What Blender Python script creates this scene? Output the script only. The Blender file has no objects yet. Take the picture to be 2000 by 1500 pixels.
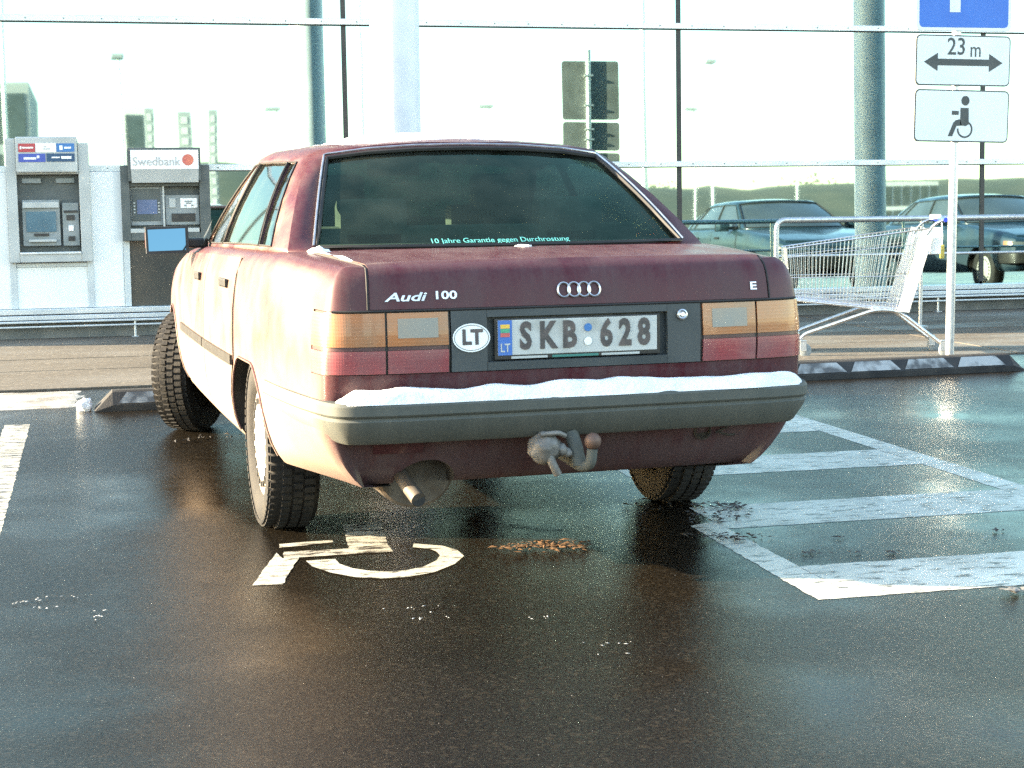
import bpy, bmesh, math, random
from mathutils import Vector, Matrix, noise
import numpy as np
random.seed(7)
PI = math.pi
sc = bpy.context.scene
COL = sc.collection

# ------------------------------------------------------------------ camera
YAW, PITCH, ROLL = 0.2370, 0.1128, -0.0121
CAM = Vector((-1.3341, -6.0012, 1.1747))
fw = Vector((math.sin(YAW)*math.cos(PITCH), math.cos(YAW)*math.cos(PITCH), -math.sin(PITCH)))
r0 = Vector((math.cos(YAW), -math.sin(YAW), 0)); u0 = r0.cross(fw)
rt = math.cos(ROLL)*r0 + math.sin(ROLL)*u0
up = -math.sin(ROLL)*r0 + math.cos(ROLL)*u0
cd = bpy.data.cameras.new('camera'); cam = bpy.data.objects.new('camera', cd); COL.objects.link(cam)
cd.sensor_width = 36; cd.sensor_fit = 'HORIZONTAL'; cd.lens = 3246.09/2000*36
cd.clip_start = .05; cd.clip_end = 1000
cam.matrix_world = Matrix(((rt.x, up.x, -fw.x, CAM.x), (rt.y, up.y, -fw.y, CAM.y), (rt.z, up.z, -fw.z, CAM.z), (0, 0, 0, 1)))
sc.camera = cam

# ------------------------------------------------------------------ sky, sun, exposure
SUN_AZ, SUN_EL = math.radians(-77.0), math.radians(16.0)      # clockwise from +Y
w = bpy.data.worlds.new('World'); sc.world = w; w.use_nodes = True
wn = w.node_tree
sky = wn.nodes.new('ShaderNodeTexSky'); sky.sky_type = 'NISHITA'; sky.sun_disc = False
sky.sun_elevation = SUN_EL; sky.sun_rotation = SUN_AZ; sky.air_density = 1.2; sky.dust_density = .9; sky.ozone_density = .45
wn.links.new(sky.outputs[0], wn.nodes['Background'].inputs[0]); wn.nodes['Background'].inputs[1].default_value = 0.12
sd = bpy.data.lights.new('sun', 'SUN'); sd.energy = 5.0; sd.angle = math.radians(.5); sd.color = (1.0, .81, .56)
sun = bpy.data.objects.new('sun', sd); COL.objects.link(sun)
tosun = Vector((math.sin(SUN_AZ)*math.cos(SUN_EL), math.cos(SUN_AZ)*math.cos(SUN_EL), math.sin(SUN_EL)))
sun.rotation_euler = tosun.to_track_quat('Z', 'Y').to_euler()
vs = sc.view_settings; vs.view_transform = 'Standard'; vs.look = 'None'; vs.gamma = 1; vs.exposure = 3.0; vs.use_curve_mapping = False
sc.render.engine = 'CYCLES'; sc.cycles.use_denoising = False
sc.cycles.max_bounces = 8; sc.cycles.transparent_max_bounces = 12; sc.cycles.caustics_reflective = True; sc.cycles.sample_clamp_indirect = 8

# ------------------------------------------------------------------ materials
def mat(name, col, rough=.5, metal=0., col2=None, scale=6., lo=.4, hi=.65, bump=0., bscale=80., coat=0., spec=.5, rough2=None, stretch=(1, 1, 1), detail=6., alpha_noise=None):
    m = bpy.data.materials.new(name); m.use_nodes = True; nt = m.node_tree; b = nt.nodes['Principled BSDF']
    N, K = nt.nodes.new, nt.links.new
    b.inputs['Base Color'].default_value = (*col, 1); b.inputs['Roughness'].default_value = rough
    b.inputs['Metallic'].default_value = metal; b.inputs['Coat Weight'].default_value = coat
    b.inputs['Coat Roughness'].default_value = .06; b.inputs['Specular IOR Level'].default_value = spec
    tc = N('ShaderNodeTexCoord'); mp = N('ShaderNodeMapping'); K(tc.outputs['Object'], mp.inputs[0]); mp.inputs['Scale'].default_value = stretch
    if col2 is not None:
        n = N('ShaderNodeTexNoise'); n.inputs['Scale'].default_value = scale; n.inputs['Detail'].default_value = detail; K(mp.outputs[0], n.inputs[0])
        rmp = N('ShaderNodeMapRange'); rmp.inputs[1].default_value = lo; rmp.inputs[2].default_value = hi; K(n.outputs['Fac'], rmp.inputs[0])
        mx = N('ShaderNodeMix'); mx.data_type = 'RGBA'; mx.inputs[6].default_value = (*col, 1); mx.inputs[7].default_value = (*col2, 1)
        K(rmp.outputs[0], mx.inputs[0]); K(mx.outputs[2], b.inputs['Base Color'])
        if rough2 is not None:
            rr = N('ShaderNodeMix'); rr.inputs[2].default_value = rough; rr.inputs[3].default_value = rough2
            K(rmp.outputs[0], rr.inputs[0]); K(rr.outputs[0], b.inputs['Roughness'])
    if bump:
        n2 = N('ShaderNodeTexNoise'); n2.inputs['Scale'].default_value = bscale; n2.inputs['Detail'].default_value = 5; K(mp.outputs[0], n2.inputs[0])
        bp = N('ShaderNodeBump'); bp.inputs['Strength'].default_value = bump; bp.inputs['Distance'].default_value = .01
        K(n2.outputs['Fac'], bp.inputs['Height']); K(bp.outputs[0], b.inputs['Normal'])
    return m

def paint_mat(name, col, dust, salt, amount=.5, coat=1., rough=.4):
    """car paint under road film: streaky dust, and pale salt spray on the flanks, heavier towards the road and carried up as painted sun glare"""
    m = bpy.data.materials.new(name); m.use_nodes = True; nt = m.node_tree; b = nt.nodes['Principled BSDF']
    N, K = nt.nodes.new, nt.links.new
    def mr(src, a, b_, c, d):
        r = N('ShaderNodeMapRange'); K(src, r.inputs[0])
        for k, v in enumerate((a, b_, c, d)): r.inputs[k+1].default_value = v
        return r.outputs[0]
    def mth(op, a, b_):
        q = N('ShaderNodeMath'); q.operation = op
        for k, v in enumerate((a, b_)):
            if isinstance(v, (int, float)): q.inputs[k].default_value = v
            else: K(v, q.inputs[k])
        return q.outputs[0]
    tc = N('ShaderNodeTexCoord'); mp = N('ShaderNodeMapping'); K(tc.outputs['Object'], mp.inputs[0]); mp.inputs['Scale'].default_value = (14, 5, 1.5)
    n = N('ShaderNodeTexNoise'); n.inputs['Scale'].default_value = 1.; n.inputs['Detail'].default_value = 8; n.inputs['Roughness'].default_value = .65; K(mp.outputs[0], n.inputs[0])
    n3 = N('ShaderNodeTexNoise'); n3.inputs['Scale'].default_value = 90; n3.inputs['Detail'].default_value = 3; K(tc.outputs['Object'], n3.inputs[0])
    n4 = N('ShaderNodeTexNoise'); n4.inputs['Scale'].default_value = 3.5; n4.inputs['Detail'].default_value = 6; K(tc.outputs['Object'], n4.inputs[0])
    sp = N('ShaderNodeSeparateXYZ'); K(tc.outputs['Object'], sp.inputs[0]); nx = N('ShaderNodeSeparateXYZ'); K(tc.outputs['Normal'], nx.inputs[0])
    a = mth('ADD', n.outputs['Fac'], mth('MULTIPLY', n3.outputs['Fac'], .3))
    a = mth('ADD', a, mr(sp.outputs[2], .66, .34, 0., .32))
    r = mr(a, .48, .98, 0, amount*1.15)
    mx = N('ShaderNodeMix'); mx.data_type = 'RGBA'; mx.inputs[6].default_value = (*col, 1); mx.inputs[7].default_value = (*dust, 1); K(r, mx.inputs[0])
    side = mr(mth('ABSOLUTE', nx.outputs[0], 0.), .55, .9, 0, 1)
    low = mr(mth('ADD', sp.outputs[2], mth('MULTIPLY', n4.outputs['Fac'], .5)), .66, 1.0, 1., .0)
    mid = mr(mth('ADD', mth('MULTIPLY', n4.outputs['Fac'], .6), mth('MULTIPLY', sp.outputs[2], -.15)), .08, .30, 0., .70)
    mid = mth('MULTIPLY', mid, mr(sp.outputs[2], 1.22, 1.33, 1., 0.))  # film also runs up the pillars, paling them as sun glare would
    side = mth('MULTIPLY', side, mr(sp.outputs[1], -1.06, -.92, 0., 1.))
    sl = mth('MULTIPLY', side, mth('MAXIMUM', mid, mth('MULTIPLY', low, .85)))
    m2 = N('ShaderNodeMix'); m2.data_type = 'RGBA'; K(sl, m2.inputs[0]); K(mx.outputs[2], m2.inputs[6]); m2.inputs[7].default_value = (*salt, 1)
    K(m2.outputs[2], b.inputs['Base Color'])
    dirt = mth('MAXIMUM', r, sl)
    K(mr(dirt, 0, .7, rough, .75), b.inputs['Roughness']); K(mr(dirt, 0, .8, coat, coat*.35), b.inputs['Coat Weight'])
    b.inputs['Coat Roughness'].default_value = .13; b.inputs['Metallic'].default_value = .1; b.inputs['Specular IOR Level'].default_value = .22
    return m

def ribs(m, n=260.):
    """fine moulded flutes in a lens"""
    nt = m.node_tree; N, K = nt.nodes.new, nt.links.new; b = nt.nodes['Principled BSDF']
    tc = N('ShaderNodeTexCoord'); wv = N('ShaderNodeTexWave'); wv.bands_direction = 'X'; wv.inputs['Scale'].default_value = n/6.28; K(tc.outputs['Object'], wv.inputs[0])
    w2 = N('ShaderNodeTexWave'); w2.bands_direction = 'Z'; w2.inputs['Scale'].default_value = n/9.; K(tc.outputs['Object'], w2.inputs[0])
    ad = N('ShaderNodeMath'); K(wv.outputs['Fac'], ad.inputs[0]); K(w2.outputs['Fac'], ad.inputs[1])
    bp = N('ShaderNodeBump'); bp.inputs['Strength'].default_value = .05; bp.inputs['Distance'].default_value = .002; K(ad.outputs[0], bp.inputs['Height']); K(bp.outputs[0], b.inputs['Normal'])

def glass_mat(name, tint, refl=(1, 1, 1), ior=1.6, haze=0.0):
    m = bpy.data.materials.new(name); m.use_nodes = True; nt = m.node_tree; nt.nodes.remove(nt.nodes['Principled BSDF'])
    N, K = nt.nodes.new, nt.links.new; out = nt.nodes['Material Output']
    t = N('ShaderNodeBsdfTransparent'); t.inputs[0].default_value = (*tint, 1)
    g = N('ShaderNodeBsdfGlossy'); g.inputs[0].default_value = (*refl, 1); g.inputs['Roughness'].default_value = .03
    f = N('ShaderNodeFresnel'); f.inputs[0].default_value = ior
    mx = N('ShaderNodeMixShader'); K(f.outputs[0], mx.inputs[0]); K(t.outputs[0], mx.inputs[1]); K(g.outputs[0], mx.inputs[2])
    last = mx
    if haze:
        d = N('ShaderNodeBsdfDiffuse'); d.inputs[0].default_value = (.16, .19, .16, 1)
        n = N('ShaderNodeTexNoise'); n.inputs['Scale'].default_value = 5; n.inputs['Detail'].default_value = 6
        tc = N('ShaderNodeTexCoord'); K(tc.outputs['Object'], n.inputs[0])
        r = N('ShaderNodeMapRange'); r.inputs[1].default_value = .3; r.inputs[2].default_value = .75; r.inputs[4].default_value = haze; K(n.outputs['Fac'], r.inputs[0])
        m2 = N('ShaderNodeMixShader'); K(r.outputs[0], m2.inputs[0]); K(mx.outputs[0], m2.inputs[1]); K(d.outputs[0], m2.inputs[2]); last = m2
    K(last.outputs[0], out.inputs[0])
    return m

M = {}
def ground_mat(name, c1, c2, wet_lo, wet_hi, bump=.25, streak=(.35, .35, 1), agg=140., spec=.5, pools=(.42, .6)):
    """wet asphalt / concrete: aggregate grain, stains, and a water film of uneven depth"""
    m = bpy.data.materials.new(name); m.use_nodes = True; nt = m.node_tree; b = nt.nodes['Principled BSDF']
    N, K = nt.nodes.new, nt.links.new
    tc = N('ShaderNodeTexCoord')
    mp = N('ShaderNodeMapping'); K(tc.outputs['Object'], mp.inputs[0]); mp.inputs['Scale'].default_value = streak
    big = N('ShaderNodeTexNoise'); big.inputs['Scale'].default_value = 2.2; big.inputs['Detail'].default_value = 7; big.inputs['Roughness'].default_value = .6; K(mp.outputs[0], big.inputs[0])
    fine = N('ShaderNodeTexNoise'); fine.inputs['Scale'].default_value = agg; fine.inputs['Detail'].default_value = 4; fine.inputs['Roughness'].default_value = .7; K(tc.outputs['Object'], fine.inputs[0])
    st = N('ShaderNodeTexVoronoi'); st.inputs['Scale'].default_value = agg*.7; K(tc.outputs['Object'], st.inputs[0])
    r1 = N('ShaderNodeMapRange'); r1.inputs[1].default_value = .36; r1.inputs[2].default_value = .66; K(fine.outputs['Fac'], r1.inputs[0])
    mx = N('ShaderNodeMix'); mx.data_type = 'RGBA'; mx.inputs[6].default_value = (*c1, 1); mx.inputs[7].default_value = (*c2, 1); K(r1.outputs[0], mx.inputs[0])
    rs = N('ShaderNodeMapRange'); rs.inputs[1].default_value = .35; rs.inputs[2].default_value = .7; rs.inputs[3].default_value = .65; rs.inputs[4].default_value = 1.35; K(big.outputs['Fac'], rs.inputs[0])
    sc1 = N('ShaderNodeMix'); sc1.data_type = 'RGBA'; sc1.blend_type = 'MULTIPLY'; sc1.inputs[0].default_value = 1; K(mx.outputs[2], sc1.inputs[6]); K(rs.outputs[0], sc1.inputs[7])
    # pale single stones
    ps = N('ShaderNodeMapRange'); ps.inputs[1].default_value = .86; ps.inputs[2].default_value = .93
    sv = N('ShaderNodeSeparateColor'); K(st.outputs['Color'], sv.inputs[0]); K(sv.outputs[0], ps.inputs[0])
    pm = N('ShaderNodeMath'); pm.operation = 'MULTIPLY'; K(ps.outputs[0], pm.inputs[0]); pm.inputs[1].default_value = .16
    m3 = N('ShaderNodeMix'); m3.data_type = 'RGBA'; K(pm.outputs[0], m3.inputs[0]); K(sc1.outputs[2], m3.inputs[6]); m3.inputs[7].default_value = (*[min(1, v*3.2) for v in c2], 1)
    K(m3.outputs[2], b.inputs['Base Color'])
    wr = N('ShaderNodeMapRange'); wr.inputs[1].default_value = pools[0]; wr.inputs[2].default_value = pools[1]; wr.inputs[3].default_value = wet_hi; wr.inputs[4].default_value = wet_lo; K(big.outputs['Fac'], wr.inputs[0]); K(wr.outputs[0], b.inputs['Roughness'])
    b.inputs['Specular IOR Level'].default_value = spec
    bs = N('ShaderNodeMapRange'); bs.inputs[1].default_value = pools[0]; bs.inputs[2].default_value = pools[1]; bs.inputs[3].default_value = bump; bs.inputs[4].default_value = bump*.25; K(big.outputs['Fac'], bs.inputs[0])
    bp = N('ShaderNodeBump'); K(bs.outputs[0], bp.inputs['Strength']); bp.inputs['Distance'].default_value = .007; K(fine.outputs['Fac'], bp.inputs['Height']); K(bp.outputs[0], b.inputs['Normal'])
    return m

def road_paint(name, col, under, wear=.5):
    m = bpy.data.materials.new(name); m.use_nodes = True; nt = m.node_tree; b = nt.nodes['Principled BSDF']
    N, K = nt.nodes.new, nt.links.new
    tc = N('ShaderNodeTexCoord'); mp = N('ShaderNodeMapping'); K(tc.outputs['Object'], mp.inputs[0]); mp.inputs['Scale'].default_value = (1.2, 3, 1)
    n = N('ShaderNodeTexNoise'); n.inputs['Scale'].default_value = 9; n.inputs['Detail'].default_value = 10; n.inputs['Roughness'].default_value = .72; K(mp.outputs[0], n.inputs[0])
    r = N('ShaderNodeMapRange'); r.inputs[1].default_value = wear; r.inputs[2].default_value = wear+.1; K(n.outputs['Fac'], r.inputs[0])
    n2 = N('ShaderNodeTexNoise'); n2.inputs['Scale'].default_value = 3; n2.inputs['Detail'].default_value = 6; K(tc.outputs['Object'], n2.inputs[0])
    d = N('ShaderNodeMapRange'); d.inputs[1].default_value = .3; d.inputs[2].default_value = .75; d.inputs[3].default_value = 1.; d.inputs[4].default_value = .55; K(n2.outputs['Fac'], d.inputs[0])
    c = N('ShaderNodeMix'); c.data_type = 'RGBA'; c.blend_type = 'MULTIPLY'; c.inputs[0].default_value = 1; c.inputs[6].default_value = (*col, 1); K(d.outputs[0], c.inputs[7])
    mx = N('ShaderNodeMix'); mx.data_type = 'RGBA'; K(r.outputs[0], mx.inputs[0]); K(c.outputs[2], mx.inputs[6]); mx.inputs[7].default_value = (*under, 1)
    K(mx.outputs[2], b.inputs['Base Color']); b.inputs['Roughness'].default_value = .38
    bp = N('ShaderNodeBump'); bp.inputs['Strength'].default_value = .3; bp.inputs['Distance'].default_value = .004
    n4 = N('ShaderNodeTexNoise'); n4.inputs['Scale'].default_value = 130; K(tc.outputs['Object'], n4.inputs[0]); K(n4.outputs['Fac'], bp.inputs['Height']); K(bp.outputs[0], b.inputs['Normal'])
    return m

def mirror_glass(name):
    m = bpy.data.materials.new(name); m.use_nodes = True; nt = m.node_tree; b = nt.nodes['Principled BSDF']
    N, K = nt.nodes.new, nt.links.new
    b.inputs['Base Color'].default_value = (.35, .50, .51, 1); b.inputs['Metallic'].default_value = 1; b.inputs['Roughness'].default_value = .018
    tc = N('ShaderNodeTexCoord'); mp = N('ShaderNodeMapping'); K(tc.outputs['Object'], mp.inputs[0]); mp.inputs['Scale'].default_value = (.9, .9, .8)
    n = N('ShaderNodeTexNoise'); n.inputs['Scale'].default_value = 1.6; n.inputs['Detail'].default_value = 1.5; K(mp.outputs[0], n.inputs[0])
    bp = N('ShaderNodeBump'); bp.inputs['Strength'].default_value = .35; bp.inputs['Distance'].default_value = .0009
    K(n.outputs['Fac'], bp.inputs['Height']); K(bp.outputs[0], b.inputs['Normal'])
    return m

M['asphalt'] = ground_mat('wet_asphalt', (.0012, .0010, .0007), (.0195, .0156, .0106), .09, .29, bump=.3, spec=.15, agg=120., pools=(.45, .66))
M['pavement'] = ground_mat('damp_concrete', (.092, .081, .065), (.118, .105, .085), .5, .75, bump=.2, agg=60, streak=(.25, .6, 1), spec=.3)
M['road_white'] = road_paint('worn_road_paint', (.50, .51, .45), (.06, .055, .045), .515)
M['road_white_worn'] = road_paint('very_worn_road_paint', (.44, .43, .37), (.035, .03, .026), .48)
M['mirror_glass'] = mirror_glass('mirror_facade_glass')
M['alu'] = mat('brushed_aluminium', (.62, .66, .68), .35, .6, (.5, .55, .58), 3, bump=.05, bscale=200)
M['gasket'] = mat('black_gasket', (.02, .02, .02), .5, 0, (.035, .033, .03), 9)
M['white_panel'] = mat('white_facade_panel', (.72, .76, .76), .45, 0, (.64, .68, .68), 1.6, .35, .75)
M['panel_frame'] = mat('pale_frame', (.50, .55, .56), .4, .2, (.44, .48, .5), 4)
M['plinth'] = mat('grey_plinth', (.12, .13, .125), .8, 0, (.18, .185, .175), 4, bump=.3)
M['dim_reflection_panel'] = mat('dim_reflection_tone', (.045, .05, .048), .16, 0, (.075, .07, .058), 2.5, .4, .7)  # dark tones painted for the dim reflection under the second machine
M['wall_grey'] = mat('building_wall', (.42, .44, .45), .7, 0, (.36, .38, .4), 2)
M['grey_metal'] = mat('light_grey_metal', (.40, .43, .43), .42, .1, (.34, .37, .37), 5, bump=.03)
M['mid_grey'] = mat('mid_grey_plastic', (.22, .25, .26), .5, 0, (.17, .2, .2), 8)
M['dark_grey'] = mat('dark_grey_plastic', (.055, .07, .07), .5, 0, (.085, .1, .1), 6)
M['black_plastic'] = mat('black_plastic', (.018, .018, .018), .5, 0, (.04, .038, .034), 12)
M['column_paint'] = mat('pale_column_paint', (.60, .63, .68), .45, 0, (.5, .53, .58), 3)
M['galv'] = mat('galvanised_steel', (.52, .54, .55), .38, .75, (.42, .44, .46), 30, bump=.04)
M['chrome'] = mat('zinc_chrome_wire', (.70, .72, .73), .22, .9, (.55, .56, .56), 40)
M['sign_white'] = mat('white_sign_film', (.66, .71, .72), .45, 0, (.60, .65, .66), 3)
M['sign_blue'] = mat('blue_sign_film', (.015, .12, .50), .4, 0, (.02, .14, .54), 4)
M['sign_black'] = mat('black_sign_film', (.03, .04, .045), .45, 0, (.045, .055, .06), 8)
M['sign_back'] = mat('grey_sign_back', (.22, .23, .22), .5, .3, (.16, .17, .16), 5)
M['rubber'] = mat('black_rubber', (.010, .010, .0098), .75, 0, (.026, .025, .022), 7, bump=.25, bscale=120)
M['stop_white'] = mat('dirty_white_reflector', (.30, .31, .30), .55, 0, (.07, .07, .066), 9, .46, .62)
M['snow'] = mat('old_snow', (.74, .77, .79), .8, 0, (.56, .59, .61), 16, .45, .75, bump=1., bscale=90)
M['slush'] = mat('dirty_slush', (.34, .33, .30), .3, 0, (.20, .17, .13), 5, .45, .65, bump=.4, bscale=30)
M['ice'] = mat('ice_crumbs', (.5, .5, .48), .35, 0, (.3, .3, .28), 20)
M['leaf'] = mat('brown_leaf', (.13, .068, .028), .7, 0, (.05, .03, .016), 30)
M['mud'] = mat('black_mud', (.018, .016, .013), .55, 0, (.04, .034, .026), 40, bump=.5)
M['treeline'] = mat('winter_grass', (.055, .065, .045), .9, 0, (.08, .082, .055), .3)
M['far_wall'] = mat('far_building_wall', (.34, .36, .35), .8, 0, (.28, .3, .3), .5)
M['far_white'] = mat('far_building_white', (.6, .6, .57), .7, 0, (.52, .52, .5), .5)
M['far_glass'] = mat('far_building_window', (.08, .1, .11), .15, .3, (.06, .075, .08), 2)
# car
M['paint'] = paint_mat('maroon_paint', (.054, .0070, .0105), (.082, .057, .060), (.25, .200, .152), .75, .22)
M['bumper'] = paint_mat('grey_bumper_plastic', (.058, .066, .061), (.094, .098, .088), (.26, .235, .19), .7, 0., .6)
M['panel_dark'] = mat('dusty_dark_panel', (.030, .038, .041), .55, 0, (.048, .056, .058), 5, .35, .7)
M['trim_black'] = mat('black_trim', (.008, .008, .0085), .45, 0, (.018, .017, .0155), 10)
M['seal'] = mat('rubber_seal', (.005, .005, .005), .7, 0, (.010, .0095, .009), 10)
M['bright_trim'] = mat('bright_trim', (.55, .55, .56), .25, .9, (.4, .4, .4), 20)
M['amber'] = mat('dusty_amber_lens', (.31, .10, .022), .3, 0, (.20, .105, .055), 8, .35, .75, coat=.5); ribs(M['amber'])
M['red_lens'] = mat('dusty_red_lens', (.22, .030, .038), .3, 0, (.17, .07, .075), 8, .3, .75, coat=.5); ribs(M['red_lens'])
M['dark_red'] = mat('dark_red_reflector', (.045, .008, .012), .35, 0, (.06, .025, .028), 8, .3, .7, coat=.3)
M['clear_lens'] = mat('dusty_clear_lens', (.20, .20, .18), .35, 0, (.24, .21, .17), 12)
M['car_glass'] = glass_mat('tinted_car_glass', (.56, .76, .63), (.36, .62, .48), 1.36, haze=.09)
M['side_glass'] = glass_mat('side_car_glass', (.62, .74, .70), (1, 1, 1), 2.1, haze=.08)
M['mirror'] = mat('mirror_silver', (.085, .16, .22), .02, 1.0)
M['tyre'] = mat('tyre_rubber', (.006, .006, .0058), .85, 0, (.020, .018, .014), 9, .45, .75, bump=.2)
M['hubcap'] = mat('silver_hubcap', (.50, .49, .46), .4, .4, (.40, .37, .32), 8)
M['interior'] = mat('dark_upholstery', (.035, .040, .036), .9, 0, (.055, .06, .054), 20)
M['underbody'] = mat('dirty_underbody', (.016, .014, .012), .9, 0, (.036, .030, .024), 8, bump=.4, bscale=40)
M['exhaust'] = mat('rusty_exhaust', (.10, .088, .074), .6, .3, (.06, .044, .03), 14)
M['rust'] = mat('rusty_steel', (.11, .068, .05), .6, .3, (.10, .06, .045), 20)
M['bag'] = mat('grey_plastic_bag', (.14, .135, .125), .5, 0, (.075, .07, .062), 22, bump=.5, bscale=45)
M['plate_white'] = mat('number_plate_white', (.42, .44, .43), .4, 0, (.30, .31, .29), 14, .45, .75)
M['plate_blue'] = mat('plate_blue', (.04, .13, .42), .4, 0, (.06, .15, .38), 14)
M['plate_ink'] = mat('plate_ink', (.05, .045, .045), .5, 0, (.10, .08, .075), 25)
M['yellow'] = mat('flag_yellow', (.65, .42, .06), .5); M['green'] = mat('flag_green', (.06, .30, .18), .5); M['redp'] = mat('flag_red', (.45, .10, .09), .5)
M['teal_print'] = mat('teal_print', (.12, .45, .40), .5); M['teal_dark'] = mat('teal_strip', (.03, .16, .14), .4)
M['headlamp'] = mat('headlamp_glass', (.12, .13, .13), .15, .3)
M['screen_blue'] = mat('screen_blue', (.09, .17, .22), .2, 0, (.06, .12, .16), 3)
M['screen_violet'] = mat('screen_violet', (.10, .14, .25), .25, 0, (.08, .11, .2), 4)
M['logo_red'] = mat('logo_red', (.36, .05, .06), .4); M['logo_blue'] = mat('logo_blue', (.04, .15, .38), .4)
M['logo_violet'] = mat('logo_violet', (.05, .08, .34), .4); M['logo_navy'] = mat('logo_navy', (.02, .06, .13), .4)
M['logo_white'] = mat('logo_white', (.74, .77, .77), .4); M['logo_grey'] = mat('pale_grey_lettering', (.34, .34, .33), .5)
M['orange_dot'] = mat('orange_roundel', (.55, .16, .09), .5, 0, (.42, .10, .08), 14)
M['blue_plastic'] = mat('blue_handle', (.02, .05, .45), .3)
M['cart_white'] = mat('white_cart_board', (.72, .72, .69), .4)
M['yellow_key'] = mat('yellow_coin_key', (.45, .38, .08), .5)

# ------------------------------------------------------------------ helpers
def mesh(name, v, f, m, parent=None, smooth=False, mats=None, fm=None):
    me = bpy.data.meshes.new(name); me.from_pydata([tuple(p) for p in v], [], [tuple(q) for q in f]); me.update()
    for x in (mats or [m]): me.materials.append(M[x] if isinstance(x, str) else x)
    if fm: me.polygons.foreach_set('material_index', fm)
    if smooth: me.polygons.foreach_set('use_smooth', [True]*len(me.polygons))
    o = bpy.data.objects.new(name, me); COL.objects.link(o); o.parent = parent
    return o
def bm_obj(name, bm, m, parent=None, smooth=False):
    me = bpy.data.meshes.new(name); bmesh.ops.recalc_face_normals(bm, faces=bm.faces); bm.to_mesh(me); bm.free()
    for x in (m if isinstance(m, (list, tuple)) else [m]): me.materials.append(M[x] if isinstance(x, str) else x)
    if smooth: me.polygons.foreach_set('use_smooth', [True]*len(me.polygons))
    o = bpy.data.objects.new(name, me); COL.objects.link(o); o.parent = parent
    return o
def smooth_angle(o, deg=35):
    me = o.data; me.polygons.foreach_set('use_smooth', [True]*len(me.polygons))
    bm = bmesh.new(); bm.from_mesh(me); a = math.radians(deg)
    for e in bm.edges:
        e.smooth = not (len(e.link_faces) == 2 and e.calc_face_angle(0) > a)
    bm.to_mesh(me); bm.free(); return o
def empty(name, loc=(0, 0, 0), rz=0):
    o = bpy.data.objects.new(name, None); COL.objects.link(o); o.location = loc; o.rotation_euler = (0, 0, rz); o.empty_display_size = .2; return o
def tag(o, label=None, cat=None, group=None, kind=None):
    if label: o['label'] = label
    if cat: o['category'] = cat
    if group: o['group'] = group
    if kind: o['kind'] = kind
    return o
def add_box(bm, x0, x1, y0, y1, z0, z1, bev=0.):
    r = bmesh.ops.create_cube(bm, size=1)['verts']
    for v in r: v.co = Vector(((x0+x1)/2+v.co.x*(x1-x0), (y0+y1)/2+v.co.y*(y1-y0), (z0+z1)/2+v.co.z*(z1-z0)))
    if bev:
        es = list({e for v in r for e in v.link_edges}); bmesh.ops.bevel(bm, geom=es, offset=bev, segments=2, profile=.6, affect='EDGES')
def box(name, x0, x1, y0, y1, z0, z1, m, parent=None, bev=0.):
    bm = bmesh.new(); add_box(bm, x0, x1, y0, y1, z0, z1, bev); return bm_obj(name, bm, m, parent)
def frames(path, closed=False):
    n = len(path); out = []; prev = None
    for i in range(n):
        a = path[(i-1) % n] if (closed or i) else path[i]; b = path[(i+1) % n] if (closed or i < n-1) else path[i]
        t = (b-a).normalized()
        if prev is None:
            ref = Vector((0, 0, 1)) if abs(t.z) < .9 else Vector((1, 0, 0)); nn = t.cross(ref).normalized()
        else:
            nn = (prev-t*prev.dot(t)).normalized()
        prev = nn; out.append((t, nn, t.cross(nn)))
    return out
def tube_data(path, r, seg=8, closed=False):
    path = [Vector(p) for p in path]; n = len(path); rs = r if isinstance(r, (list, tuple)) else [r]*n
    v, f = [], []
    for (t, a, b), p, q in zip(frames(path, closed), path, rs):
        for k in range(seg):
            an = 2*PI*k/seg; v.append(p+a*(math.cos(an)*q)+b*(math.sin(an)*q))
    m = n if closed else n-1
    for i in range(m):
        for k in range(seg):
            i2 = (i+1) % n; f.append((i*seg+k, i*seg+(k+1) % seg, i2*seg+(k+1) % seg, i2*seg+k))
    if not closed:
        f.append(tuple(range(seg))[::-1]); f.append(tuple((n-1)*seg+k for k in range(seg)))
    return v, f
def tube(name, path, r, m, parent=None, seg=10, closed=False):
    v, f = tube_data(path, r, seg, closed); return smooth_angle(mesh(name, v, f, m, parent), 50)
def multi_tube(name, paths, r, m, parent=None, seg=6):
    V, F = [], []
    for k, p in enumerate(paths):
        v, f = tube_data(p, r[k] if isinstance(r, list) else r, seg); o = len(V); V += v; F += [tuple(i+o for i in q) for q in f]
    return smooth_angle(mesh(name, V, F, m, parent), 50)
def fillet(pts, rad, n=6):
    pts = [Vector(p) for p in pts]; out = [pts[0]]
    for a, b, c in zip(pts, pts[1:], pts[2:]):
        d1 = (a-b).normalized(); d2 = (c-b).normalized(); rr = min(rad, (a-b).length*.45, (c-b).length*.45)
        p1, p2 = b+d1*rr, b+d2*rr
        for k in range(n+1):
            t = k/n; out.append((1-t)**2*p1+2*t*(1-t)*b+t*t*p2)
    return out+[pts[-1]]
def lathe_data(prof, seg=48):
    """profile of (axial x, radius) turned about the X axis"""
    v, f = [], []
    for k in range(seg):
        a = 2*PI*k/seg
        for x, r in prof: v.append(Vector((x, r*math.cos(a), r*math.sin(a))))
    n = len(prof)
    for k in range(seg):
        k2 = (k+1) % seg
        for i in range(n-1): f.append((k*n+i, k2*n+i, k2*n+i+1, k*n+i+1))
    return v, f
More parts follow.
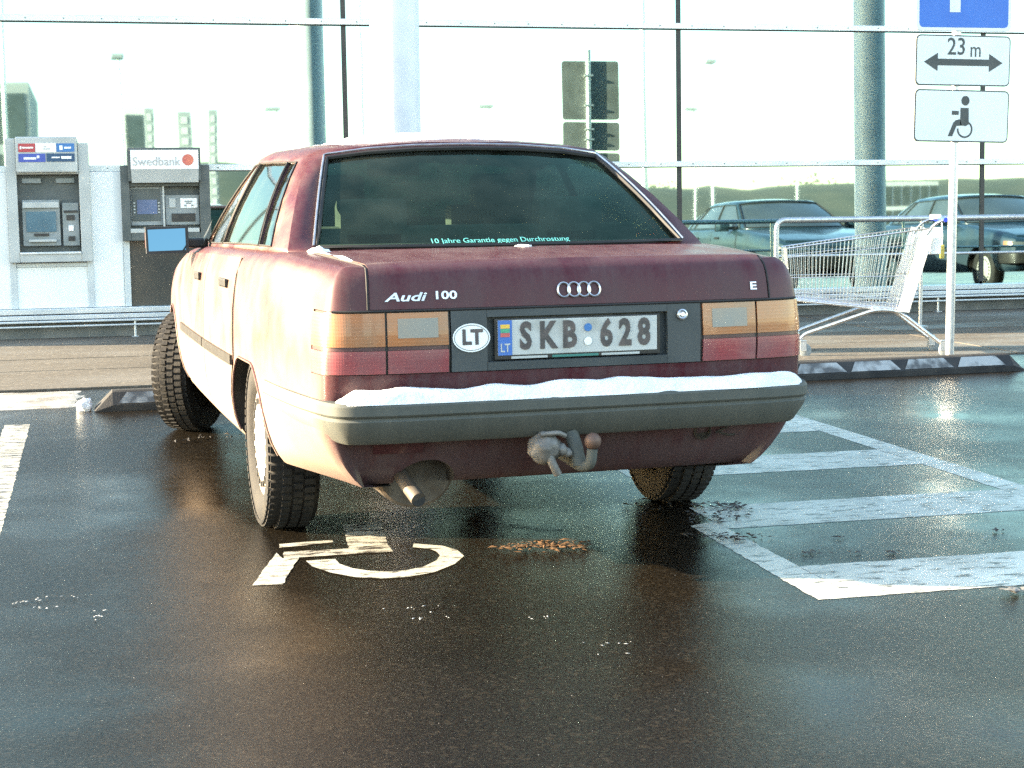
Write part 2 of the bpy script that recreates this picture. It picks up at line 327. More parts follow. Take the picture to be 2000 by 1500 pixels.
def prism(name, poly, z0, z1, m, parent=None, mx=None):
    """polygon (x,y) extruded z0..z1, optional matrix"""
    n = len(poly); v = [Vector((x, y, z0)) for x, y in poly]+[Vector((x, y, z1)) for x, y in poly]
    f = [tuple(range(n))[::-1], tuple(range(n, 2*n))]+[(i, (i+1) % n, n+(i+1) % n, n+i) for i in range(n)]
    if mx: v = [mx @ p for p in v]
    return mesh(name, v, f, m, parent)
def rrect(w, h, r, n=5, cx=0, cy=0):
    out = []
    for sx, sy, a0 in ((1, 1, 0), (-1, 1, 90), (-1, -1, 180), (1, -1, 270)):
        for k in range(n+1):
            a = math.radians(a0+90*k/n); out.append((cx+sx*(w/2-r)+r*math.cos(a), cy+sy*(h/2-r)+r*math.sin(a)))
    return out
def basis(o, right, upv):
    r = Vector(right).normalized(); n = r.cross(Vector(upv)).normalized(); u = n.cross(r); o = Vector(o)
    return Matrix(((r.x, u.x, n.x, o.x), (r.y, u.y, n.y, o.y), (r.z, u.z, n.z, o.z), (0, 0, 0, 1)))
def text(name, s, size, mx, m, parent=None, ext=.001, xs=1., off=0., shear=0., align='CENTER', space=1.):
    cu = bpy.data.curves.new(name, 'FONT'); cu.body = s; cu.size = size; cu.extrude = ext; cu.offset = off; cu.shear = shear
    cu.align_x = align; cu.align_y = 'CENTER'; cu.space_character = space; cu.resolution_u = 3
    o = bpy.data.objects.new(name+'_curve', cu); COL.objects.link(o); bpy.context.view_layer.update()
    me = bpy.data.meshes.new_from_object(o.evaluated_get(bpy.context.evaluated_depsgraph_get()))
    bpy.data.objects.remove(o); bpy.data.curves.remove(cu)
    me.transform(mx @ Matrix.Diagonal((xs, 1, 1, 1))); me.materials.clear(); me.materials.append(M[m]); me.name = name
    ob = bpy.data.objects.new(name, me); COL.objects.link(ob); ob.parent = parent; return ob
def mirror_x(v, f): return [Vector((-p[0], p[1], p[2])) for p in v], [tuple(reversed(q)) for q in f]

# ------------------------------------------------------------------ ground, pavement
bm = bmesh.new()
xs = np.concatenate([np.linspace(-400, -20, 8), np.linspace(-16, 20, 10), np.linspace(30, 400, 8)]); ys = np.concatenate([np.linspace(-400, -30, 8), np.linspace(-24, 12, 10)])
V = [(x, y, 0) for y in ys for x in xs]; n = len(xs)
F = [(j*n+i, j*n+i+1, (j+1)*n+i+1, (j+1)*n+i) for j in range(len(ys)-1) for i in range(n-1)]
bm.free()
tag(mesh('parking_lot', V, F, 'asphalt'), 'wet dark asphalt of the parking bay', kind='structure')
pv = empty('pavement'); tag(pv, 'damp sandy concrete footway along the glass front', kind='structure')
for (y0, y1) in ((4.72, 5.86), (5.875, 6.72), (6.735, 8.78)):
    x = -6.0; k = 0
    while x < 16:
        x1 = x+2.75
        box('slab', x, x1-.012, y0, y1-.0, -.05, .012+random.uniform(-.002, .002), 'pavement', pv); x = x1; k += 1
box('joint_bed', -6, 16, 4.73, 8.77, -.06, .004, 'plinth', pv)

# road markings (sheets 4 mm up)
def flat(name, poly, m, parent=None, z=.0009):
    q = []
    for (xa, ya), (xb, yb) in zip(poly, poly[1:]+poly[:1]):       # brushed, slightly ragged edges
        n_ = max(1, int(math.hypot(xb-xa, yb-ya)/.025))
        for k in range(n_):
            t = k/n_; x, y = xa+(xb-xa)*t, ya+(yb-ya)*t; j_ = .0055 if k else .001
            q.append((x+j_*(noise.noise(Vector((x*23, y*23, 1)))+.6*noise.noise(Vector((x*70, y*70, 4)))), y+j_*(noise.noise(Vector((x*23, y*23, 9)))+.6*noise.noise(Vector((x*70, y*70, 7))))))
    poly = q
    return mesh(name, [(x, y, z) for x, y in poly], [tuple(range(len(poly)))], m, parent)
hz = empty('hatched_marking'); tag(hz, 'white hatched no-parking marking beside the maroon car', 'road marking')
flat('border_line', [(2.055, 4.0), (2.055, -3.4), (2.185, -3.4), (2.185, 4.0)], 'road_white', hz)
flat('border_line', [(.64, -.50), (.628, -1.625), (.748, -1.625), (.75, -.44)], 'road_white', hz)
for y0, y1 in ((2.62, 3.04), (1.56, 1.98), (.487, .92), (-.58, -.167), (-1.625, -1.205)):
    flat('cross_stripe', [(.750, y0), (2.053, y0), (2.053, y1), (.750, y1)], 'road_white', hz)
lm = flat('bay_line', [(-1.90, 3.1), (-1.87, -.3), (-1.74, -.3), (-1.77, 3.1)], 'road_white_worn'); tag(lm, 'worn white bay line on the driver side of the maroon car', 'road marking')
wc = empty('wheelchair_marking'); tag(wc, 'white painted wheelchair symbol on wet asphalt behind rear wheel', 'road marking')
flat('torso', [(-.584, -.52), (-.447, -.50), (-.409, -.10), (-.546, -.10)], 'road_white_worn', wc)
flat('seat', [(-.800, -.515), (-.81, -.612), (-.447, -.612), (-.447, -.504), (-.584, -.524)][::-1], 'road_white_worn', wc)
flat('lower_leg', [(-.826, -.525), (-.943, -.975), (-.853, -.985), (-.762, -.616), (-.815, -.614)], 'road_white', wc, .0016)
flat('arm', [(-.809, -.445), (-.622, -.409), (-.617, -.366), (-.803, -.381)], 'road_white_worn', wc)
arc = [(-.745, -.672), (-.735, -.76), (-.69, -.865), (-.625, -.95), (-.545, -.995), (-.46, -.995), (-.375, -.955), (-.29, -.86), (-.235, -.75), (-.238, -.65), (-.27, -.575), (-.359, -.505)]
arci = [(-.65, -.672), (-.645, -.75), (-.615, -.825), (-.57, -.875), (-.515, -.905), (-.45, -.90), (-.39, -.865), (-.335, -.79), (-.308, -.715), (-.31, -.65), (-.325, -.605), (-.372, -.565)]
mesh('wheel_arc', [(x, y, .0009) for x, y in arc+arci], [(i, i+1, 12+i+1, 12+i) for i in range(11)], 'road_white', wc)

# ------------------------------------------------------------------ the building with its mirror glass front
FY, TILT = 8.70, .020
bd = empty('glass_front_building', (0, FY, 0)); tag(bd, 'building with mirror glass front, pale bars and white panels', 'building')
def gy(z): return (z-.267)*TILT           # the glazing leans back a little
MUL = [-5.20, -2.355, .745, 3.841, 6.94, 10.04, 13.14, 16.2]
ROW = [.267, 1.4475, 2.703, 3.96, 5.2]
for j in range(len(ROW)-1):
    for i in range(len(MUL)-1):
        x0, x1 = MUL[i]+.012, MUL[i+1]-.012; z0, z1 = ROW[j], ROW[j+1]
        if j == 0 and i == 0: continue
        if j == 0 and i == 1: x0 = -1.10
        ob = mesh('pane', [(x0, gy(z0), z0), (x1, gy(z0), z0), (x1, gy(z1), z1), (x0, gy(z1), z1)], [(0, 1, 2, 3)], 'mirror_glass', bd)
for i, x in enumerate(MUL):
    bm = bmesh.new()
    for j in range(len(ROW)-1):
        if j == 0 and i == 1: continue
        z0, z1 = ROW[j]+.026, ROW[j+1]-.026
        vs_ = [bm.verts.new(p) for p in ((x-.021, gy(z0)-.012, z0), (x+.021, gy(z0)-.012, z0), (x+.021, gy(z1)-.012, z1), (x-.021, gy(z1)-.012, z1),
                                      (x-.021, gy(z0)+.03, z0), (x+.021, gy(z0)+.03, z0), (x+.021, gy(z1)+.03, z1), (x-.021, gy(z1)+.03, z1))]
        for q in ((0, 1, 2, 3), (1, 5, 6, 2), (4, 0, 3, 7), (3, 2, 6, 7), (0, 4, 5, 1)): bm.faces.new([vs_[k] for k in q])
    bm_obj('glazing_joint', bm, 'gasket', bd)
for z in ROW[1:]:
    bar = box('transom_bar', -5.2, 16.2, gy(z)-.045, gy(z)-.0, z-.026, z+.026, 'alu', bd, .004)
    bm = bmesh.new(); x = -4.1
    while x < 16: add_box(bm, x-.006, x+.006, gy(z)-.048, gy(z)-.044, z-.006, z+.006); x += .31
    tag(bm_obj('screws', bm, 'mid_grey', bar), kind='stuff')
    box('bar_shadow_gap', -5.2, 16.2, gy(z)-.03, gy(z)+.01, z-.0305, z-.0265, 'gasket', bd)
sl = empty('ledge'); sl.parent = bd
box('ledge_top', -5.2, 16.2, -.10, .05, .222, .267, 'alu', sl, .004)
box('ledge_groove', -5.2, 16.2, -.085, .04, .212, .223, 'gasket', sl)
box('ledge_middle', -5.2, 16.2, -.11, .03, .176, .213, 'alu', sl, .004)
box('ledge_groove', -5.2, 16.2, -.09, .02, .168, .177, 'gasket', sl)
box('ledge_drip', -5.2, 16.2, -.125, -.06, .150, .169, 'alu', sl, .004)
box('ledge_rail', -5.2, 16.2, -.12, -.10, .112, .126, 'alu', sl, .003)
for x in (-4.0, -1.13, 1.4, 3.92, 6.43, 8.95, 11.5):
    tube('ledge_leg', [(x, -.10, .012), (x, -.10, .15)], .011, 'alu', sl); box('leg_foot', x-.03, x+.03, -.13, -.07, .012, .018, 'alu', sl)
box('plinth', -5.18, 16.1, -.02, .5, 0, .20, 'plinth', bd)
bm = bmesh.new(); add_box(bm, -5.18, 16.18, .16, 14, .2, 9.6); bm_obj('wall', bm, 'wall_grey', bd)
box('fascia', -5.2, 16.2, -.02, .15, 5.23, 9.58, 'wall_grey', bd); box('roof_edge', -5.3, 16.4, -.06, 14.2, 9.6, 9.9, 'alu', bd)  # unseen height and end of the building, extended to shade the mirrored column
# white panels left of the cash machines
bx0 = -2.355
for (x0, x1, z0, z1) in ((-5.18, -2.375, .27, 1.42), (-2.355, -2.140, .27, 1.42), (-2.088, -1.508, .27, .618), (-1.456, -1.205, .27, 1.42)):
    box('white_panel', x0, x1, -.035, .01, z0, z1, 'white_panel', bd, .002)
for (x0, x1, z0, z1) in ((-2.140, -2.088, .27, .66), (-1.508, -1.456, .27, 1.42), (-1.203, -1.15, .27, .83), (-2.375, -2.357, .27, 1.42)):
    box('panel_post', x0, x1, -.05, .0, z0, z1, 'panel_frame', bd, .003)
box('panel_rail', -2.087, -1.509, -.045, .0, .62, .655, 'panel_frame', bd, .003)

box('dim_reflection_panel', -1.149, -.462, -.03, -.004, .27, .829, 'dim_reflection_panel', bd, .002)  # added panel, stands in for a dim reflection in the pane behind

# ------------------------------------------------------------------ cash machines
def atm_box(x0, x1, y0, y1, z0, z1, name, m, par, bev=.004): return box(name, x0, x1, y0, y1, z0, z1, m, par, bev)
a1 = empty('cash_machine', (0, 8.58, 0)); tag(a1, 'light grey cash machine with five small logo tiles in its header', 'cash machine')
bm = bmesh.new()
for q in ((-2.135, -2.052, 0, .07, .664, 1.70), (-1.549, -1.462, 0, .07, .664, 1.66), (-2.051, -1.550, .0, .07, .664, .745), (-2.052, -1.549, .005, .07, 1.40, 1.69)):
    add_box(bm, *q, .006)
bm_obj('housing', bm, 'grey_metal', a1)
hd = box('header', -2.05, -1.553, -.045, .01, 1.415, 1.712, 'grey_metal', a1, .012)
for (x0, x1, z0, z1, m) in ((-2.025, -1.889, 1.585, 1.655, 'logo_red'), (-1.887, -1.721, 1.582, 1.657, 'logo_white'), (-1.719, -1.574, 1.585, 1.655, 'logo_blue'), (-2.027, -1.810, 1.502, 1.571, 'logo_violet'), (-1.801, -1.574, 1.504, 1.572, 'logo_navy')):
    box('logo_tile', x0, x1, -.049, -.044, z0, z1, m, hd)
bm = bmesh.new()
for (x0, x1, z0, z1) in ((-1.995, -1.905, 1.614, 1.627), (-2.013, -1.999, 1.608, 1.632), (-1.694, -1.668, 1.600, 1.637), (-1.655, -1.60, 1.611, 1.627), (-1.985, -1.885, 1.523, 1.541), (-1.879, -1.859, 1.533, 1.556), (-1.682, -1.60, 1.527, 1.549), (-1.76, -1.695, 1.533, 1.545)):
    add_box(bm, x0, x1, -.0515, -.0485, z0, z1, .001)
tag(bm_obj('logo_marks', bm, 'logo_white', hd), kind='stuff')
bm = bmesh.new(); add_box(bm, -1.83, -1.77, -.0515, -.0485, 1.607, 1.614); add_box(bm, -1.82, -1.80, -.0515, -.0485, 1.625, 1.633); tag(bm_obj('logo_marks', bm, 'logo_grey', hd), kind='stuff')
box('recess_back', -2.052, -1.549, .10, .118, .74, 1.42, 'dark_grey', a1)
box('light_strip', -2.014, -1.86, .07, .10, 1.327, 1.368, 'mid_grey', a1, .003); box('light_strip', -1.74, -1.587, .07, .10, 1.327, 1.368, 'mid_grey', a1, .003)
fc = box('fascia', -2.022, -1.715, .045, .10, .80, 1.187, 'mid_grey', a1, .008)
box('screen', -1.992, -1.748, .038, .046, .918, 1.089, 'screen_blue', fc, .002)
box('fascia_hood', -2.015, -1.722, .025, .046, 1.12, 1.17, 'grey_metal', fc, .004)
box('cash_slot', -1.93, -1.81, .036, .046, .884, .906, 'black_plastic', fc); box('shelf', -1.976, -1.75, .01, .05, .835, .856, 'grey_metal', fc, .003)
sp = box('side_panel', -1.695, -1.560, .045, .10, .798, 1.16, 'mid_grey', a1, .006)
for (x0, x1, z0, z1, m) in ((-1.681, -1.57, 1.078, 1.097, 'black_plastic'), (-1.662, -1.595, 1.015, 1.058, 'black_plastic'), (-1.649, -1.607, .924, .970, 'logo_white'), (-1.653, -1.598, .84, .879, 'black_plastic')):
    box('card_slot', x0, x1, .036, .046, z0, z1, m, sp, .002)
box('bottom_lip', -2.05, -1.552, -.012, .06, .732, .75, 'alu', a1, .003)

a2 = empty('cash_machine', (0, 8.58, 0)); tag(a2, 'dark grey cash machine with white lettered sign box above', 'cash machine')
bm = bmesh.new()
for q in ((-1.205, -1.133, 0, .09, .831, 1.47), (-.549, -.460, 0, .09, .831, 1.47), (-1.132, -.55, .0, .09, .831, .895), (-1.132, -.55, .02, .09, 1.29, 1.45)):
    add_box(bm, *q, .005)
bm_obj('housing', bm, 'dark_grey', a2)
sg = box('sign_frame', -1.141, -.535, -.05, .06, 1.335, 1.616, 'dark_grey', a2, .004)
v = [(-1.118, -.062, 1.596), (-.554, -.062, 1.596), (-.554, -.075, 1.437), (-1.118, -.075, 1.437), (-1.112, -.052, 1.322), (-.558, -.052, 1.322), (-.554, -.04, 1.597), (-1.118, -.04, 1.597)]
sf = mesh('sign_face', v, [(0, 3, 2, 1), (0, 1, 6, 7)], 'logo_white', sg)
mesh('sign_underside', v, [(3, 4, 5, 2), (0, 7, 4, 3), (1, 2, 5, 6)], 'grey_metal', sg)
text('lettering', 'Swedbank', .105, basis((-.905, -.0735, 1.497), (1, 0, 0), (0, .012/.169, 1)), 'logo_grey', sf, .001, .93)
prism('roundel', [(.048*math.cos(2*PI*k/28), .048*math.sin(2*PI*k/28)) for k in range(28)], 0, .002, 'orange_dot', sf, basis((-.642, -.0705, 1.512), (1, 0, 0), (0, .012/.169, 1)))
box('recess_back', -1.133, -.549, .10, .116, .83, 1.33, 'dark_grey', a2)
fr = box('screen_bezel', -1.130, -.862, .06, .10, .96, 1.29, 'mid_grey', a2, .004)
box('screen_surround', -1.118, -.880, .052, .062, .998, 1.27, 'dark_grey', fr, .003); box('screen', -1.076, -.907, .047, .053, 1.056, 1.178, 'screen_violet', fr)
for x in (-1.098, -.893):
    bm = bmesh.new()
    for k in range(4): add_box(bm, x-.008, x+.008, .048, .053, 1.064+k*.027, 1.076+k*.027)
    tag(bm_obj('side_keys', bm, 'grey_metal', fr), kind='stuff')
box('divider', -.862, -.845, .03, .10, .90, 1.30, 'grey_metal', a2, .003)
p2 = box('side_panel', -.838, -.552, .06, .10, .96, 1.215, 'mid_grey', a2, .004)
box('notice', -.711, -.568, .054, .061, 1.105, 1.187, 'logo_white', p2); box('reader', -.807, -.753, .05, .061, 1.108, 1.189, 'grey_metal', p2, .003); box('card_slot', -.788, -.589, .052, .061, .988, 1.058, 'black_plastic', p2, .003)
bm = bmesh.new()
for (x0, x1, z0, z1) in ((-.675, -.61, 1.155, 1.166), (-.665, -.62, 1.139, 1.15), (-.68, -.66, 1.118, 1.132), (-.62, -.60, 1.118, 1.132)): add_box(bm, x0, x1, .051, .0545, z0, z1)
tag(bm_obj('notice_print', bm, 'mid_grey', p2), kind='stuff')
box('shelf', -1.14, -.56, .0, .10, .897, .933, 'grey_metal', a2, .004)

# ------------------------------------------------------------------ columns in front of the glass
def column(x, y, label):
    o = empty('round_column', (x, y, 0)); tag(o, label, 'column', 'columns before the glass front')
    v, f = [], []; S_ = 40
    for z, r in ((0.012, .175), (5.6, .175)):
        for k in range(S_): a = 2*PI*k/S_; v.append((r*math.cos(a), r*math.sin(a), z))
    f = [(k, (k+1) % S_, S_+(k+1) % S_, S_+k) for k in range(S_)]
    s_ = mesh('shaft', v, f, 'column_paint', o, True)
    box('seam', .174, .179, -.012, .012, .02, 5.6, 'column_paint', o)
    prism('base_plate', rrect(.5, .5, .03), .012, .03, 'galv', o); prism('cap_plate', rrect(.5, .5, .03), 5.6, 5.63, 'galv', o)
column(.735, 6.05, 'pale round column rising behind the roof of the maroon car')
column(7.05, 6.05, 'round column seen only mirrored in the glass at the sign')

# ------------------------------------------------------------------ railing
rl = empty('tube_railing', (0, 7.05, 0)); tag(rl, 'galvanised tube railing behind the shopping trolley', 'railing')
tube('top_rail', fillet([(4.11, 0, .012), (4.11, 0, .945), (10.0, 0, .93), (10.0, 0, .012)], .09, 8), .024, 'galv', rl, 12)
tube('middle_rail', [(4.12, 0, .642), (10.0, 0, .625)], .013, 'galv', rl)
for x in (5.44, 6.95, 8.45): tube('post', [(x, 0, .012), (x, 0, .92)], .017, 'galv', rl)
for x in (4.11, 5.44, 6.95, 8.45, 10.0): prism('foot_plate', rrect(.11, .11, .015, 3, x, 0), .012, .02, 'galv', rl)

# ------------------------------------------------------------------ traffic sign on its pole
sgn = empty('parking_sign', (4.30, 4.30, 0)); tag(sgn, 'blue parking sign over two white plates on a slim steel pole', 'traffic sign')
tube('pole', [(-.045, .035, 0), (-.03, .035, 3.05)], .030, 'galv', sgn, 16)
def plate(name, z0, z1, m, lean=0., dx=0):
    cz = (z0+z1)/2; h = z1-z0; mxp = Matrix.Translation((dx, 0, cz)) @ Matrix.Rotation(lean, 4, 'Y') @ basis((0, 0, 0), (1, 0, 0), (0, 0, 1))
    b = prism(name, rrect(.70, h, .035), -.012, 0, 'sign_back', sgn, mxp)
    prism('rim', rrect(.698, h-.002, .034), .0002, .0012, 'sign_black' if m == 'sign_white' else 'sign_white', b, mxp)
    prism('face', rrect(.682 if m == 'sign_white' else .655, h-(.018 if m == 'sign_white' else .045), .028), .0014, .0024, m, b, mxp)
    return b, mxp
b3, m3_ = plate('square_plate', 2.236, 2.925, 'sign_blue', 0, .0)
text('letter', 'P', .76, m3_ @ Matrix.Translation((.03, .01, .0032)), 'sign_white', b3, .0006, .95, .004)
b1_, m1_ = plate('distance_plate', 1.872, 2.208, 'sign_white', .012, .0)
text('digits', '23', .160, m1_ @ Matrix.Translation((-.053, .087, .0032)), 'sign_black', b1_, .0006, .88, .001)
text('unit', 'm', .145, m1_ @ Matrix.Translation((.088, .070, .0032)), 'sign_black', b1_, .0006, .78)
ar = [(-.29, .0), (-.19, .06), (-.19, .022), (.19, .022), (.19, .06), (.29, 0), (.19, -.06), (.19, -.022), (-.19, -.022), (-.19, -.06)]
prism('arrow', [(x, y-.012) for x, y in ar], .0026, .0038, 'sign_black', b1_, m1_)
b2_, m2_ = plate('wheelchair_plate', 1.497, 1.846, 'sign_white', .02, -.004)
def onp(name, poly): return prism(name, poly, .0026, .0038, 'sign_black', b2_, m2_)
onp('head', [(.022+.030*math.cos(2*PI*k/24), .103+.032*math.sin(2*PI*k/24)) for k in range(24)])
onp('body', [(-.004, -.062), (-.012, -.058), (-.012, .055), (.048, .055), (.052, -.052), (.03, -.066)])
onp('leg', [(-.012, -.020), (-.045, -.028), (-.062, -.045), (-.100, -.135), (-.067, -.135), (-.038, -.065), (.0, -.063)])
onp('hand', [(-.075, .008), (-.075, .034), (-.025, .034), (-.025, .008)])
V, F = [], []
for k in range(40):
    a = math.radians(150)-math.radians(335)*k/39
    for r in (.058, .046): V.append(m2_ @ Vector((.024+r*math.cos(a), -.088+r*math.sin(a), .0032)))
F = [(2*i, 2*i+1, 2*i+3, 2*i+2) for i in range(39)]
mesh('wheel_ring', V, F, 'sign_black', b2_)
for z in (1.6, 1.78, 2.0, 2.12, 2.4, 2.75): box('clamp', -.085, .02, .012, .075, z-.012, z+.012, 'galv', sgn, .004)

# ------------------------------------------------------------------ wheel stops
def wheel_stop(loc, rz, length, label, npan):
    o = empty('wheel_stop', loc, rz); tag(o, label, 'wheel stop', 'rubber wheel stops')
    L = length/2; prof = [(-.10, 0), (-.098, .035), (-.040, .102), (-.02, .11), (.04, .11), (.09, .03), (.095, 0)]
    v, f = [], []
    for x, sh in ((-L, 0), (-L+.10, 1), (L-.10, 1), (L, 0)):
        for y, z in prof: v.append((x, y, z if sh else z*.12))
    n = len(prof)
    for i in range(3):
        for k in range(n-1): f.append((i*n+k, (i+1)*n+k, (i+1)*n+k+1, i*n+k+1))
    f += [tuple(range(n)), tuple(range(3*n, 4*n))[::-1]]
    mesh('rubber_body', v, f, 'rubber', o)
    wd = (2*L-.26)/npan
    for i in range(npan):
        x0 = -L+.13+i*wd+.0; x1 = x0+wd-.03; sk = .05
        # reflector panels on the sloped near face
        def P_(x, t): return (x, -.098+.058*t-.003, .035+.067*t+.0035)
        mesh('reflector_panel', [P_(x0, .08), P_(x1, .08), P_(x1-sk, .93), P_(x0+sk, .93)], [(0, 1, 2, 3)], 'stop_white', o)
    return o
wheel_stop((3.58, 3.76, 0), math.radians(2.5), 1.78, 'rubber wheel stop with dirty white panels under the shopping trolley', 4)
wheel_stop((-.58, 3.62, 0), math.radians(1), 1.72, 'black rubber wheel stop in front of the turned front wheel', 4)

# ------------------------------------------------------------------ shopping trolley
ct = empty('shopping_trolley', (0, 4.97, 0)); tag(ct, 'chrome wire shopping trolley with blue handle parked by the railing', 'shopping trolley')
def cpt(side, u, t, e=0.):
    """point on a basket side: u from nose to handle, t from bottom to top"""
    xb, zb = 3.36+.93*u, .425-.085*u; xt, zt = 3.325+1.10*u, .79+.135*u
    wid = .40+.09*u; y = .045*(1-u) if side == 0 else .045*(1-u)+wid
    y += (.03*(1-t))*(1 if side == 0 else -1)
    return Vector((xb+(xt-xb)*t, y+e*(-1 if side == 0 else 1), zb+(zt-zb)*t))
for side in (0, 1):
    paths = [[cpt(side, k/34, 0), cpt(side, k/34, 1)] for k in range(35)]
    o = multi_tube('basket_side_wires', paths, .0027, 'chrome', ct, 5); tag(o, kind='stuff')
    paths = [[cpt(side, k/12, t, .004) for k in range(13)] for t in (.0, .06, .13, .42, .82, 1.0)]
    o = multi_tube('basket_long_wires', paths, [.006, .0028, .0028, .0032, .0028, .0062], 'chrome', ct, 6); tag(o, kind='stuff')
paths = [[cpt(0, 0, t), cpt(1, 0, t)] for t in (0, .15, .3, .45, .6, .75, .9, 1)]+[[cpt(0, 0, 0).lerp(cpt(1, 0, 0), s), cpt(0, 0, 1).lerp(cpt(1, 0, 1), s)] for s in np.linspace(.06, .94, 13)]
tag(multi_tube('basket_nose_wires', paths, .0028, 'chrome', ct, 5), kind='stuff')
paths = [[cpt(0, u, 0), cpt(1, u, 0)] for u in np.linspace(0, 1, 20)]+[[cpt(0, 0, 0).lerp(cpt(1, 0, 0), s), cpt(0, 1, 0).lerp(cpt(1, 1, 0), s)] for s in np.linspace(.06, .94, 14)]
tag(multi_tube('basket_floor_wires', paths, .0028, 'chrome', ct, 5), kind='stuff')
paths = [[cpt(0, 1, t), cpt(1, 1, t)] for t in (.05, .4, .7)]+[[cpt(0, 1, .05).lerp(cpt(1, 1, .05), s), cpt(0, 1, .9).lerp(cpt(1, 1, .9), s)] for s in np.linspace(.1, .9, 9)]
tag(multi_tube('basket_flap_wires', paths, .0028, 'chrome', ct, 5), kind='stuff')
bm = bmesh.new(); add_box(bm, 3.37, 4.27, .04, .055, .385, .415); bm.free()
for side, y in ((0, .0), (1, .49)):
    s_ = -1 if side == 0 else 1
    mxs = [(4.185, .335), (4.275, .325), (4.465, .905), (4.38, .93)]
    vv = [(x, y-.006, z) for x, z in mxs]+[(x, y+.006, z) for x, z in mxs]
    mesh('side_board', vv, [(0, 1, 2, 3), (7, 6, 5, 4), (0, 4, 5, 1), (1, 5, 6, 2), (2, 6, 7, 3), (3, 7, 4, 0)], 'cart_white', ct)
    yy = y+.03*(1 if side == 0 else -1)
    tube('chassis_tube', fillet([(3.43, yy+(.04 if side == 0 else -.04), .125), (3.475, yy+(.035 if side == 0 else -.035), .17), (4.02, yy, .345), (4.20, yy, .335), (4.52, yy-.01, .105)], .10, 8), .014, 'chrome', ct, 10)
    tube('bottom_rail', [cpt(side, 0, -.02), cpt(side, 1, -.02)], .010, 'chrome', ct, 8)
    tube('handle_arm', fillet([(4.40, y, .88), (4.46, y, .955), (4.54, y, .985)], .05, 5), .011, 'chrome', ct, 8)
    for cx, cyy, back in ((3.455, yy+(.035 if side == 0 else -.035), 1), (4.545, yy-.01, 1)):
        cs = empty('caster'); cs.parent = ct; cs.location = (cx, cyy, 0)
        v, f = lathe_data([(-.014, 0), (-.014, .040), (-.010, .05), (.010, .05), (.014, .040), (.014, 0)], 20)
        smooth_angle(mesh('caster_wheel', [(p.y+.02, p.x, p.z+.05) for p in v], f, 'mid_grey', cs))
        bm = bmesh.new(); add_box(bm, -.02, .03, -.022, -.017, .045, .12, .002); add_box(bm, -.02, .03, .017, .022, .045, .12, .002); add_box(bm, -.02, .03, -.022, .022, .112, .122, .002); bm_obj('fork', bm, 'galv', cs)
tube('handle_bar', [(4.545, -.02, .985), (4.545, .51, .985)], .017, 'blue_plastic', ct, 12)
tube('cross_tube', [(4.0, .03, .345), (4.0, .46, .345)], .011, 'chrome', ct, 8)
box('coin_lock', 4.49, 4.56, .20, .32, .985, 1.02, 'logo_white', ct, .008)
box('lock_strip', 4.44, 4.52, .02, .06, .74, .93, 'cart_white', ct, .004)
tube('key_chain', fillet([(4.57, .25, .98), (4.575, .22, .86), (4.57, .22, .80)], .03, 4), .003, 'galv', ct, 5)
box('coin_key', 4.555, 4.59, .21, .23, .70, .80, 'yellow_key', ct, .006)

for ch in ct.children:
    if ch.type == 'MESH': ch.data.transform(Matrix.Translation((-3.455, 0, 0)))
    else: ch.location.x -= 3.455
ct.location = (3.455, 4.97, 0); ct.rotation_euler = (0, 0, math.radians(-17)); ct.scale = (.9, 1, .985)

# ------------------------------------------------------------------ the saloon
# plan outline of one body half: (x, y) from the middle of the tail to the middle of the nose
OUT = [(0, -1.118), (.15, -1.118), (.28, -1.117), (.41, -1.115), (.52, -1.110), (.60, -1.104), (.66, -1.097), (.71, -1.088), (.745, -1.077), (.770, -1.058), (.785, -1.028), (.793, -.985), (.803, -.92), (.819, -.80), (.842, -.62), (.857, -.42),
       (.868, -.2), (.876, 0), (.884, .25), (.89, .5), (.895, .8), (.898, 1.1), (.898, 1.4), (.897, 1.7), (.894, 2.0), (.89, 2.3), (.884, 2.6), (.873, 2.85), (.856, 3.05), (.828, 3.2), (.788, 3.31), (.718, 3.385), (.6, 3.43), (.4, 3.455), (.2, 3.46), (0, 3.462)]
def dense(pts, per=24):
    P = [np.array(p, float) for p in pts]; P = [P[0]*[-1, 1] if abs(P[0][0]) > 1e-6 else 2*P[0]-P[1]*[1, 1]]+P+[P[-1]*2-P[-2]]
    out = []
    for a, b, c, d in zip(P, P[1:], P[2:], P[3:]):
        for k in range(per):
            t = k/per; out.append(.5*((2*b)+(-a+c)*t+(2*a-5*b+4*c-d)*t*t+(-a+3*b-3*c+d)*t**3))
    out.append(P[-2]); return np.array(out)
DO = dense(OUT); DS = np.concatenate([[0], np.cumsum(np.linalg.norm(np.diff(DO, axis=0), axis=1))]); SMAX = DS[-1]
def outl(s):
    return np.array([np.interp(s, DS, DO[:, 0]), np.interp(s, DS, DO[:, 1])])
def onorm(s, k=.012):
    a, b = outl(max(0, s-k)), outl(min(SMAX, s+k)); t = (b-a)/np.linalg.norm(b-a); return np.array([t[1], -t[0]])
KC = int(np.argmax(DO[:, 0] > .79)); KM = int(np.argmin(abs(DO[:, 1]-1.3)))
def s_rear(x): return float(np.interp(x, DO[:KC, 0], DS[:KC]))
def s_side(y): k = KC-60; e = len(DO)-150; return float(np.interp(y, DO[k:e, 1], DS[k:e]))
LV = [.20, .25, .32, .42, .52, .60, .65, .70, .76, .84, .90, .935, .950, .962]
ISD = [.062, .034, .016, .004, 0, 0, 0, .001, .004, .014, .026, .044, .062, .085]
IRE = [.20, .15, .105, .06, .035, .015, .005, 0, .002, .010, .022, .034, .045, .062]
IFR = [.16, .09, .05, .03, .02, .012, .01, .012, .02, .03, .05, .08, .11, .15]
